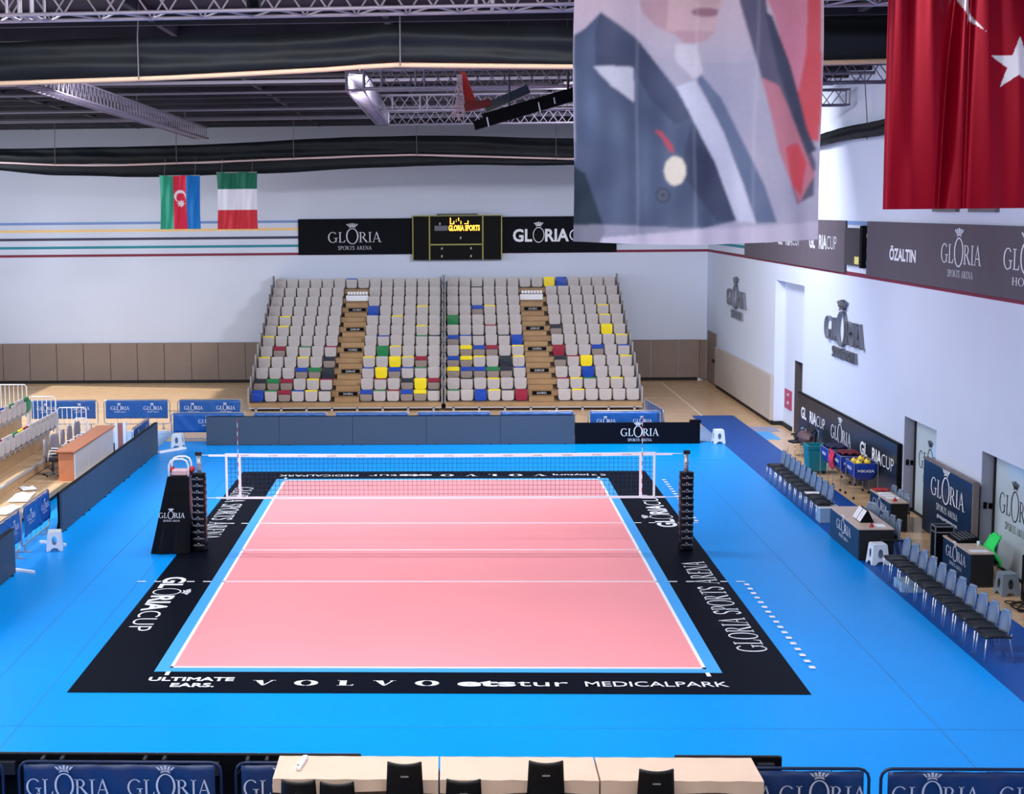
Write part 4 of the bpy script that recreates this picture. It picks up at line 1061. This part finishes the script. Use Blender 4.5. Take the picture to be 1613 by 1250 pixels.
b.box(-.62, 1.72, 33.82, 33.86, 6.06, 6.12); b.box(-1.38, -1.33, 33.82, 33.86, 5.42, 7.36); b.box(2.52, 2.57, 33.82, 33.86, 5.42, 7.36); b.box(-1.36, 2.56, 33.83, 33.86, 7.33, 7.37)
b.build('yellow_trim', ytrim, sb)
amber = mat('amber_led', (255, 190, 60), .5, emit=2.2); dimled = mat('dim_led', (150, 150, 130), .5, emit=.3)
g, w = sans('GLORIA SPORTS', .035); letters('led_text', g, (.22, 33.81, 6.70), X_, Z_, -Y_, .24, amber, sb, sx=1.37/(w*.24))
g = _r(0, 0, .1, 1)+_r(0, 0, .4, .12)+_r(.36, 0, .46, .5)+_r(.62, .35, .7, .45)+_r(.62, .62, .7, .72)+_r(.86, .5, .96, 1)+_r(1.1, .0, 1.2, .5)+_r(1.5, 0, 1.9, .12)+_r(1.84, 0, 1.94, .55)
letters('led_digits', g, (.28, 33.81, 6.98), X_, Z_, -Y_, .28, amber, sb, sx=1.5)
MB().box(-.4, .18, 33.83, 33.85, 6.70, 6.92).build('grey_field', mat('grey_led_field', (92, 92, 112), .5), sb)
b = MB()
for (x, z) in ((-.16, 7.0), (-.08, 5.92), (-.08, 5.58), (1.2, 5.92), (1.2, 5.58), (.75, 6.38)): MB().box(x-.03, x+.03, 33.83, 33.85, z-.05, z+.05).build('indicator_lamp', dimled, sb)

# ---------------------------------------------------------------- flags and banners
def cloth(name, part, label, cat, x0, x1, ztop, zbot, y, colf, wave, nx=110, ny=140, rough=.5, trans=.25, group=None, bottom=None, blur=0):
    root = thing(name, label, cat, ((x0+x1)/2, y, zbot), group)
    b = MB()
    W, H = x1-x0, ztop-zbot
    def fn(u, v):
        dx, dy = wave(u, v); zz = zbot+(bottom(u) if bottom else 0)*(1-v)**6
        return (x0+W*u+dx, y+dy, zz+(ztop-zz)*v)
    b.grid(fn, nx, ny)
    o = b.build(part, print_mat(name+'_print', rough, .45 if name == 'red_flag' else 0, trans), root, True)
    me = o.data; ca = me.color_attributes.new('print', 'FLOAT_COLOR', 'POINT')
    A = np.ones((nx+1, ny+1, 4), dtype=np.float32)
    for i in range(nx+1):
        for j in range(ny+1): c = colf(i/nx, j/ny); A[i, j, :3] = (lin(c[0]), lin(c[1]), lin(c[2]))
    for _ in range(blur):
        P = np.pad(A, ((1, 1), (1, 1), (0, 0)), 'edge'); A = (P[:-2, 1:-1]+P[2:, 1:-1]+P[1:-1, :-2]+P[1:-1, 2:]+2*A)/6
    ca.data.foreach_set('color', A.ravel())
    return root, o
def inpoly(x, y, p):
    c = False; j = len(p)-1
    for i in range(len(p)):
        if (p[i][1] > y) != (p[j][1] > y) and x < (p[j][0]-p[i][0])*(y-p[i][1])/(p[j][1]-p[i][1])+p[i][0]: c = not c
        j = i
    return c
def mixc(a, c, t): return tuple(a[i]+(c[i]-a[i])*t for i in range(3))
# portrait banner: pattern in pixels of a 1312x1250 sketch whose bottom edge is y=1165
BG = (176, 174, 200); SUIT = (78, 92, 124); SUITD = (48, 56, 84); SHIRT = (206, 212, 240)
shapes = [
    ([(380, 0), (600, 0), (720, 0), (790, 0), (760, 60), (750, 150), (700, 200), (600, 215), (560, 170), (470, 130), (400, 60)], (206, 176, 190)),
    ([(620, -200), (860, -200), (760, 20), (690, 30), (640, 10)], (196, 166, 180)),
    ([(560, 210), (660, 215), (690, 350), (640, 380), (560, 290)], (206, 204, 226)),
    ([(77, 170), (130, 140), (205, 66), (380, 190), (560, 420), (660, 600), (860, 1060), (640, 1100), (70, 1170)], SUIT),
    ([(180, 150), (205, 66), (380, 200), (480, 320), (640, 560), (560, 600), (440, 480), (360, 340), (270, 330), (180, 320)], SUITD),
    ([(165, 320), (360, 330), (360, 500), (250, 420)], (190, 194, 218)),
    ([(640, 580), (760, 780), (880, 1060), (770, 1060), (690, 960), (600, 840), (610, 700)], SUITD),
    ([(680, 360), (780, 470), (900, 700), (1000, 900), (1060, 1080), (960, 1075), (900, 880), (800, 640), (660, 385)], (98, 112, 148)),
    ([(560, 420), (650, 385), (800, 640), (900, 880), (960, 1075), (870, 1060), (760, 780), (650, 590)], SHIRT),
    ([(850, -250), (960, -250), (990, 120), (1080, 300), (1140, 560), (1240, 800), (1240, 960), (1160, 1000), (1080, 760), (960, 380), (900, 160), (860, 20)], (88, 88, 116)),
    ([(960, 380), (1040, 420), (1170, 700), (1240, 860), (1170, 1000), (1060, 740)], (186, 120, 142)),
    ([(1010, -250), (1200, -250), (1245, 300), (1240, 500), (1200, 700), (1150, 560), (1080, 300), (1020, 90), (980, 0)], (206, 132, 160)),
    ([(1190, -100), (1250, -100), (1245, 700), (1180, 680), (1130, 500), (1180, 250)], (202, 84, 98)),
    ([(975, 60), (1010, 90), (1100, 330), (1190, 640), (1240, 740), (1200, 760), (1130, 600), (1040, 360)], (62, 66, 92)),
    ([(1090, 720), (1150, 700), (1200, 800), (1180, 960), (1130, 900)], (204, 78, 92)),
    ([(70, 800), (130, 840), (190, 1000), (230, 1120), (200, 1180), (60, 1180)], (34, 48, 66)),
    ([(460, 630), (490, 632), (550, 700), (555, 740), (530, 720), (500, 670)], (190, 76, 96)),
]
fold_light_x = (375, 655, 940)  # pale lines paint the light that catches the vertical creases
def portrait(u, v):
    X0 = 72+(1255-72)*u; Y0 = 1170-1165*1.0*v*(3.05/2.1)
    X = X0+6*math.sin(Y0*.007+1); Y = Y0+6*math.sin(X0*.006)
    c = mixc(BG, (226, 196, 216), min(.5, max(0, (300-Y)/500)))
    for p, col in shapes:
        if inpoly(X, Y, p): c = col
    d = math.hypot((X-563)/52, (Y-822)/70)
    if d < 1: c = (222, 218, 210)
    d = math.hypot((X-507)/36, (Y-940)/36)
    if d < 1: c = (56, 64, 86) if d > .7 or d < .35 else (92, 100, 122)
    n = math.sin(X*.021+math.sin(Y*.013)*2)*math.sin(Y*.011+X*.004)
    k = .5+.5*math.sin(X*.013+1.2*math.sin(Y*.006))*math.sin(Y*.008+1)
    if c in (SUIT,): c = mixc(mixc(c, (46, 56, 84), .45*k), (120, 140, 178), .35*(1-k)*(.5+.5*math.sin(X*.05)))
    elif c in (SUITD,): c = mixc(c, (104, 116, 150), .5*(1-k))
    elif c == (206, 176, 190):
        if math.hypot((X-700)/70, (Y-60)/22) < 1: c = (150, 110, 130)
        elif X < 520 or Y > 150: c = mixc(c, (170, 136, 158), .5)
    elif c in (BG, SHIRT): c = mixc(c, (140, 148, 188), .4*k)
    c = mixc(c, (230, 232, 250), .03+.03*n)
    grain = math.sin(X0*12.9898+Y0*78.233)*43758.5; grain -= math.floor(grain)
    c = mixc(c, (40, 46, 70), .10*grain)
    if Y > 1090: c = mixc(c, (214, 206, 232), .45)
    for fx in fold_light_x:
        if abs(X0-fx) < 7: c = mixc(c, (220, 222, 240), .18)
    return c
def pwave(u, v):
    return (.012*math.sin(v*9+u*3)-.0*v, .045*math.sin(u*21+v*2.2)*(1-.4*v)+.03*math.sin(u*9+v*5+1)+.02*math.sin(u*47+v*6)*(1-v)**2)
BY = -15.8
bw = lambda px: 0.26+(px-707)/2419*18.45
root, o = cloth('portrait_banner', 'banner_cloth', 'huge hanging banner printed with a man in a dark suit with lapels', 'banner', 1.72, 4.58, 11.3, 7.28, BY, portrait, pwave, 260, 360, .9, .12, bottom=lambda u: .05*math.sin(PI*u)*-1, blur=4)
MB().tube([(1.72, BY, 11.3), (4.58, BY, 11.3)], .03, 8).build('hanging_pole', steel, root)
def star(x, y, cx, cy, R, n=5, rot=0, ir=.382):
    pts = []
    for k in range(2*n):
        a = rot+PI*k/n; r = R if k % 2 == 0 else R*ir; pts.append((cx+r*math.sin(a), cy-r*math.cos(a)))
    return inpoly(x, y, pts)
def turk(u, v):
    X = 1373+400*u; Y = 325-529*v
    red = (150, 4, 36)
    if star(X, Y, 1568, 88, 46): return (232, 232, 248)
    if math.hypot(X-1570, Y+45) < 96 and math.hypot(X-1570, Y+25) > 80: return (232, 232, 248)
    return red
def twave(u, v):
    f = 0
    for c, w, a in ((.0, .012, .08), (.20, .03, .05), (.275, .02, .16), (.31, .012, .07), (.47, .03, .03), (.63, .02, .15), (.66, .012, .09), (.78, .03, .13), (.12, .04, .05), (.92, .03, .12)):
        x = (u-c-(.06*(1-v)*math.sin(c*40)))/w; f += a*math.exp(-x*x)
    return (0, f+.02*math.sin(u*60+v*3))
root, o = cloth('red_flag', 'flag_cloth', 'huge red flag with white star and crescent hanging at top right', 'flag', 5.34, 8.39, 11.3, 7.62, BY, turk, twave, 300, 300, .28, .2)
MB().tube([(5.34, BY, 11.3), (8.39, BY, 11.3)], .03, 8).build('hanging_pole', steel, root)
def azer(u, v):
    if u < .335: return (40, 160, 130)
    if u > .665: return (0, 120, 205)
    X, Y = u*1.0, (1-v)*1.3
    if math.hypot(X-.5, Y-.50) < .15 and math.hypot(X-.515, Y-.535) > .115: return (245, 240, 245)
    if star(X, Y, .52, .68, .10, 8, 0, .55): return (245, 240, 245)
    return (226, 36, 74)
def ital(u, v): return (12, 108, 84) if v > .70 else ((236, 236, 250) if v > .34 else (206, 40, 58))
fw = lambda u, v: (.03*(u-.5)*math.sin(PI*v)*-2, .06*math.sin(u*12+v*3)+.03*math.sin(u*30-v*5))
for (nm, lab, a, c, zt, zb, f) in [('striped_flag', 'flag with green, red and blue stripes and white crescent hanging at the back', -11.05, -9.45, 9.05, 6.97, azer), ('tricolour_flag', 'green, white and red flag hanging at the back', -8.8, -7.21, 9.15, 6.95, ital)]:
    root, o = cloth(nm, 'flag_cloth', lab, 'flag', a, c, zt, zb, 26.0, f, fw, 70, 90, .5, .25, 'flags hanging before the back wall')
    MB().tube([(a, 26.0, zt), (c, 26.0, zt)], .02, 6).tube([(a+.2, 26, zt), (a+.2, 26.35, 9.7)], .008, 4).tube([(c-.2, 26, zt), (c-.2, 26.35, 9.7)], .008, 4).build('hanging_pole', steel, root)

# ---------------------------------------------------------------- trusses
def truss(name, label, p0, p1, hgt, dep, per, r, group, verts=()):
    """box truss; p0,p1 = near-bottom chord ends"""
    p0, p1 = Vector(p0), Vector(p1); L = (p1-p0).length; u = (p1-p0).normalized(); n = Vector((-u.y, u.x, 0))
    al = alu_d if group else alu
    o = thing(name, label, 'truss', ((p0+p1)/2)[:], group)
    Q = lambda s, d, z: p0+u*s+n*(d*dep)+Z_*(z*hgt)
    for d in (0, 1):
        for z in (0, 1): MB().tube([Q(0, d, z), Q(L, d, z)], r, 8).build('chord', al, o, True)
    b = MB(); k = 0; s = 0
    while s+per/2 <= L:
        a, c = s, s+per/2; z0, z1 = (0, 1) if k % 2 == 0 else (1, 0)
        b.tube([Q(a, 0, z0), Q(c, 0, z1)], r*.5, 5); b.tube([Q(a, 1, z1), Q(c, 1, z0)], r*.5, 5)
        b.tube([Q(a, z0, 0), Q(c, z1, 0)], r*.5, 5); b.tube([Q(a, z1, 1), Q(c, z0, 1)], r*.5, 5)
        s += per/2; k += 1
    b.build('lacing', al, o)
    b = MB()
    for s in list(verts)+[.02, L-.02]:
        for d in (0, 1): b.tube([Q(s, d, 0), Q(s, d, 1)], r*.8, 6)
        for z in (0, 1): b.tube([Q(s, 0, z), Q(s, 1, z)], r*.8, 6)
    b.build('frame_bars', al, o)
    b = MB()
    for s in (L*.15, L*.5, L*.85): b.tube([Q(s, .5, 1), Vector((Q(s, .5, 1).x, Q(s, .5, 1).y, 11.5))], .012, 4)
    b.build('hoist_chain', rope_m, o)
    return o
truss('lighting_truss', 'long bright aluminium truss crossing the top of the photo', (-14, -15.2, 10.03), (11.4, -15.2, 10.14), .48, .62, .64, .024, None, (8.9, 9.05, 9.2, 14.6, 14.8, 21.8))
o = thing('stage_light', 'small black lamp clamped on the front truss', 'lamp', (-2.1, -15.1, 10.1))
MB().tube([(-2.1, -15.2, 10.25), (-2.1, -15.05, 10.1)], .09, 10).build('lamp_body', led_back, o); MB().box(-2.13, -2.07, -15.2, -15.1, 10.2, 10.5).build('clamp', led_back, o)
gT = 'rigging trusses under the ceiling'
truss('rigging_truss', 'nearest cross truss behind the folded basketball hoop', (-1.7, 1.6, 10.43), (11.4, 1.6, 10.43), .42, .4, .62, .028, gT, (.42, 1.2, 1.4))
truss('rigging_truss', 'middle cross truss of the rig behind the folded hoop', (-1.75, 9.7, 10.43), (11.4, 9.7, 10.43), .42, .4, .62, .028, gT, (.42, 1.2, 1.4))
truss('rigging_truss', 'farthest cross truss seen dimly through the mesh', (-1.75, 17, 10.43), (11.4, 17, 10.43), .42, .4, .62, .028, gT)
truss('rigging_truss', 'short lengthwise truss joining the cross trusses at their left ends', (-1.72, 2.05, 10.43), (-1.72, 16.9, 10.43), .42, .4, .45, .026, gT)
truss('rigging_truss', 'long lengthwise truss at upper left running towards the back', (-9.1, 1.2, 10.55), (-9.1, 26.1, 10.46), .42, .5, .45, .026, gT)

# ---------------------------------------------------------------- gathered divider curtains
def interp(t, x):
    for (a, b_), (c, d_) in zip(t, t[1:]):
        if x <= c: return b_+(d_-b_)*(x-a)/(c-a)
    return t[-1][1]
def gathered(name, label, path, tops, bots, thick, pipe_m, ropes, mesh_to=None, seed=1, below=0.0, pipe_r=.045):
    """path(s) -> (x,y) ; tops/bots tables over s"""
    s0, s1 = tops[0][0], tops[-1][0]
    pm = path((s0+s1)/2)
    o = thing(name, label, 'curtain', (pm[0], pm[1], interp(bots, (s0+s1)/2)))
    b = MB(); rnd = random.Random(seed); ph = [rnd.uniform(0, 6) for _ in range(6)]
    def side(sgn, ex):
        def fn(u, v):
            s = s0+(s1-s0)*u; zt, zb = interp(tops, s), interp(bots, s)
            bulge = thick*(math.sin(PI*min(1, v*1.02))**.5)*(.75+.25*math.sin(3.1*v*PI+ph[0]+.25*s))+.02*math.sin(1.9*s+ph[1]+5*v)+.012*math.sin(7*s+ph[2]+9*v)
            x, y = path(s)
            dx, dy = ex
            return (x+dx*sgn*bulge, y+dy*sgn*bulge, zb+(zt-zb)*v+.02*math.sin(.9*s+ph[3]))
        return fn
    e = path(s0+.1); e0 = path(s0); d = Vector((e[0]-e0[0], e[1]-e0[1], 0)).normalized(); n = (-d.y, d.x)
    n_ = max(30, int((s1-s0)*4))
    b.grid(side(1, n), n_, 14); b.grid(side(-1, n), n_, 14)
    b.build('gathered_fabric', vinyl, o, True)
    pts = [(*path(s0+(s1-s0)*k/40), interp(bots, s0+(s1-s0)*k/40)-.03) for k in range(41)]
    pts = [(p[0]-n[0]*thick*.6, p[1]-n[1]*thick*.6, p[2]) for p in pts]
    if pipe_m: MB().tube(pts, pipe_r, 8).build('bottom_pipe', pipe_m, o, True)
    if below:
        b = MB()
        def fb(u, v):
            s = s0+(s1-s0)*u; x, y = path(s); return (x+n[0]*.1*math.sin(PI*v), y+n[1]*.1*math.sin(PI*v), interp(bots, s)-.06-interp(below, s)*(1-v)+.02*math.sin(1.3*s+4*v))
        b.grid(fb, n_, 6); b.build('loose_fabric', vinyl, o, True)
    for s in ropes:
        x, y = path(s)
        MB().tube([(x-n[0]*thick*1.1, y-n[1]*thick*1.1, interp(bots, s)-.05), (x-n[0]*thick*1.1, y-n[1]*thick*1.1, interp(tops, s)), (x, y, 11.5)], .014, 5).build('lifting_rope', rope_m, o)
    if mesh_to:
        b = MB()
        def fm(u, v):
            s = s0+(s1-s0)*u; x, y = path(s); return (x, y, interp(tops, s)-.05+(mesh_to-interp(tops, s)+.05)*v)
        b.grid(fm, 40, 2); b.build('mesh_upper', net_curt, o)
    return o
gathered('divider_curtain', 'near raised divider curtain, a thick black roll with a tan bottom pipe', lambda s: (s, -6.0),
         [(-14, 10.65), (-7.9, 10.72), (-5.2, 10.80), (-1.63, 10.87), (-.95, 10.95), (2.45, 10.88), (6.7, 10.98), (11.4, 11.0)],
         [(-14, 10.0), (-7.9, 10.03), (-4.8, 10.09), (-1.63, 10.21), (-.95, 10.27), (2.45, 10.19), (6.7, 10.2), (11.4, 10.25)], .22, tan_pipe, (-5.3, -.6, 5.0))
gathered('divider_curtain', 'far raised divider curtain with mesh above it and a pale bottom pipe', lambda s: (s, 26.5),
         [(-21.8, 10.2), (-17.4, 10.2), (-12.6, 10.18), (-10.5, 10.25), (-7, 10.32), (-3.4, 10.5), (-1, 10.5), (5, 10.34), (11.3, 10.25)],
         [(-21.8, 9.75), (-17.4, 9.68), (-15.4, 9.56), (-12.6, 9.52), (-9, 9.6), (-3.4, 9.76), (-1, 9.79), (5, 9.56), (11.3, 9.6)], .2, pinkpipe, (-15.2, -10.4, -5.8, -1, 4.4), mesh_to=11.5, seed=4,
         below=[(-21.8, .15), (-17.4, .3), (-12.6, .45), (-8, .5), (-3.4, .46), (5, .2), (11.3, .15)], pipe_r=.04)
gathered('divider_curtain', 'raised curtain roll running along the right wall behind the big flags', lambda s: (11.3, s),
         [(-16, 9.9), (5, 9.85), (15, 9.75), (26, 9.9)], [(-16, 9.5), (5, 9.45), (15, 9.42), (26, 9.5)], .12, None, (0, 8, 16), seed=9)

# ---------------------------------------------------------------- folded ceiling hoop
h = thing('ceiling_hoop', 'folded black ceiling basketball hoop with red padding hanging under the trusses', 'basketball hoop', (2, -1.5, 10))
hy = -2.0
def bar(a, c, w, t, m, name):
    a, c = Vector(a), Vector(c); d = (c-a).normalized(); up = Vector((-d.z, 0, d.x)); s = Vector((0, 1, 0))
    q = [a-up*w-s*t, c-up*w-s*t, c-up*w+s*t, a-up*w+s*t, a+up*w-s*t, c+up*w-s*t, c+up*w+s*t, a+up*w+s*t]
    return MB().hexa(q).build(name, m, h)
bar((.78, hy, 9.36), (2.9, hy, 9.95), .09, .12, led_back, 'main_beam')
bar((.95, hy-.1, 9.55), (2.95, hy-.1, 10.1), .045, .08, led_back, 'upper_beam')
bar((1.0, hy+.3, 9.72), (1.9, hy+.3, 10.1), .09, .3, mat('dark_glass', (48, 60, 74), .3), 'backboard')
bar((.58, hy+.1, 9.72), (1.12, hy+.1, 9.83), .075, .2, mat('maroon_pad', (118, 14, 22), .5), 'red_padding')
MB().prism([(.50, hy, 10.46), (.60, hy, 10.46), (.83, hy, 9.82), (.62, hy, 9.7)], (0, .06, 0)).build('red_brace', mat('bright_red', (196, 40, 34), .5), h)
b = MB()
for k in range(10):
    t = k/9; b.tube([(.48+.05*math.sin(k), hy-.05, 10.4), (.30+.3*t, hy-.05, 9.55+.12*math.cos(k*2))], .009, 4)
for k in range(9):
    z = 10.3-.085*k; b.tube([(.47-.016*k, hy-.06, z), (.53+.008*k, hy-.06, z-.04)], .009, 4)
b.build('hoop_net', mat('pinkish_cord', (206, 180, 186), .8), h)
for (x, z) in ((1.05, 9.45), (2.1, 9.74), (2.4, 9.9)): MB().tube([(x-.02, hy-.14, z+.12), (x+.03, hy-.14, z-.12)], .015, 5).build('cable_tie', white, h)
MB().tube([(1.5, hy, 9.7), (1.5, hy, 11.52)], .02, 6).build('suspension_rod', darksteel, h); MB().tube([(2.7, hy, 10.0), (2.7, hy, 11.52)], .03, 6).build('suspension_rod', darksteel, h)

# ---------------------------------------------------------------- foreground tables and chairs
struct(MB().box(-2.6, 5.0, -19.5, -16.38, 0, .42).build('press_platform_floor', mat('dark_riser', (48, 46, 52), .7)))
TZ = 1.205
for i, (a, c) in enumerate([(-1.80, .10), (.12, 1.93), (1.95, 3.79)]):
    o = thing('press_table', 'beige cloth covered foreground table, %s' % ['left one of three', 'middle one of three', 'right one of three'][i], 'table', ((a+c)/2, -16.8, .42), 'foreground press tables')
    y0, y1 = -17.15, -16.40
    zo = 0
    MB().box(a+.02, c-.02, y0+.02, y1-.02, TZ-.035, TZ-.012).build('table_top', darksteel, o)
    cl = MB()
    cl.grid(lambda u, v: (a+(c-a)*u, y0+(y1-y0)*v, TZ-.004+.003*math.sin(u*31+v*9)), 24, 8)
    cl.grid(lambda u, v: (a+(c-a)*u, y1+.01+.012*math.sin(u*40)*(1-v), .44+(TZ-.444)*v), 30, 5)
    cl.grid(lambda u, v: (a+(c-a)*u, y0-.004-.006*math.sin(u*24)*(1-v), TZ-.16-.02*math.sin(u*7)+(.156+.02*math.sin(u*7))*v), 30, 3)
    for xe in (a, c): cl.grid(lambda u, v, xe=xe: (xe, y0+(y1-y0)*u, .44+(TZ-.444)*v), 8, 4)
    cl.build('tablecloth', cloth_b, o, True)
    for xx in (a+.2, c-.24):
        for yy in (y0+.08, y1-.12): MB().box(xx, xx+.05, yy, yy+.04, .42, TZ-.03).build('leg', black_rub, o)
o = thing('marker', 'white glue stick shaped remote on the left foreground table', 'remote', (-1.5, -16.75, TZ))
MB().hexa([(-1.56, -16.9, TZ), (-1.50, -16.9, TZ), (-1.45, -16.5, TZ), (-1.51, -16.5, TZ), (-1.56, -16.9, TZ+.05), (-1.50, -16.9, TZ+.05), (-1.45, -16.5, TZ+.05), (-1.51, -16.5, TZ+.05)]).build('body', white, o, bevel=.01)
MB().box(-1.545, -1.52, -16.86, -16.84, TZ+.05, TZ+.056).build('button', darksteel, o)
pc = thing('press_chair', '', 'chair')
pk = mat('black_moulded_plastic', (9, 10, 15), .4)
b = MB()
def pb(u, v):
    a = 2*u-1; w = .215-.02*v
    return (a*w, -.2-.06*v+.05*a*a*.8, .42+.43*v+.02*a*a*v)
b.grid(pb, 10, 10); o = b.build('backrest', pk, pc, True); o.modifiers.new('s', 'SOLIDIFY').thickness = .02
b = MB(); b.grid(lambda u, v: ((u-.5)*.44, -.2+.42*v, .42+.015*(2*u-1)**2), 6, 6); o = b.build('seat', pk, pc, True); o.modifiers.new('s', 'SOLIDIFY').thickness = .03
MB().box(-.045, .045, -.258, -.248, .70, .715).build('grip_slot', steel, pc)
for sx in (-1, 1):
    for sy in (-1, 1): MB().tube([(sx*.19, sy*.18, .41), (sx*.23, sy*.23, 0)], .014, 5).build('leg', darksteel, pc)
used = []
for i, (px, ty) in enumerate([(469, 1230), (530, 1233), (637, 1201), (730, 1228), (860, 1198), (1034, 1212)]):
    y = -17.06
    x = [-1.49, -1.05, -.28, .39, 1.32, 2.56][i]; ztop = [1.24, 1.22, 1.46, 1.26, 1.48, 1.39][i]
    place(pc, used, (x, y, ztop-.87), 0, 'black moulded chair at the foreground tables, %s from the left' % ords[i], 'black chairs at the foreground tables')
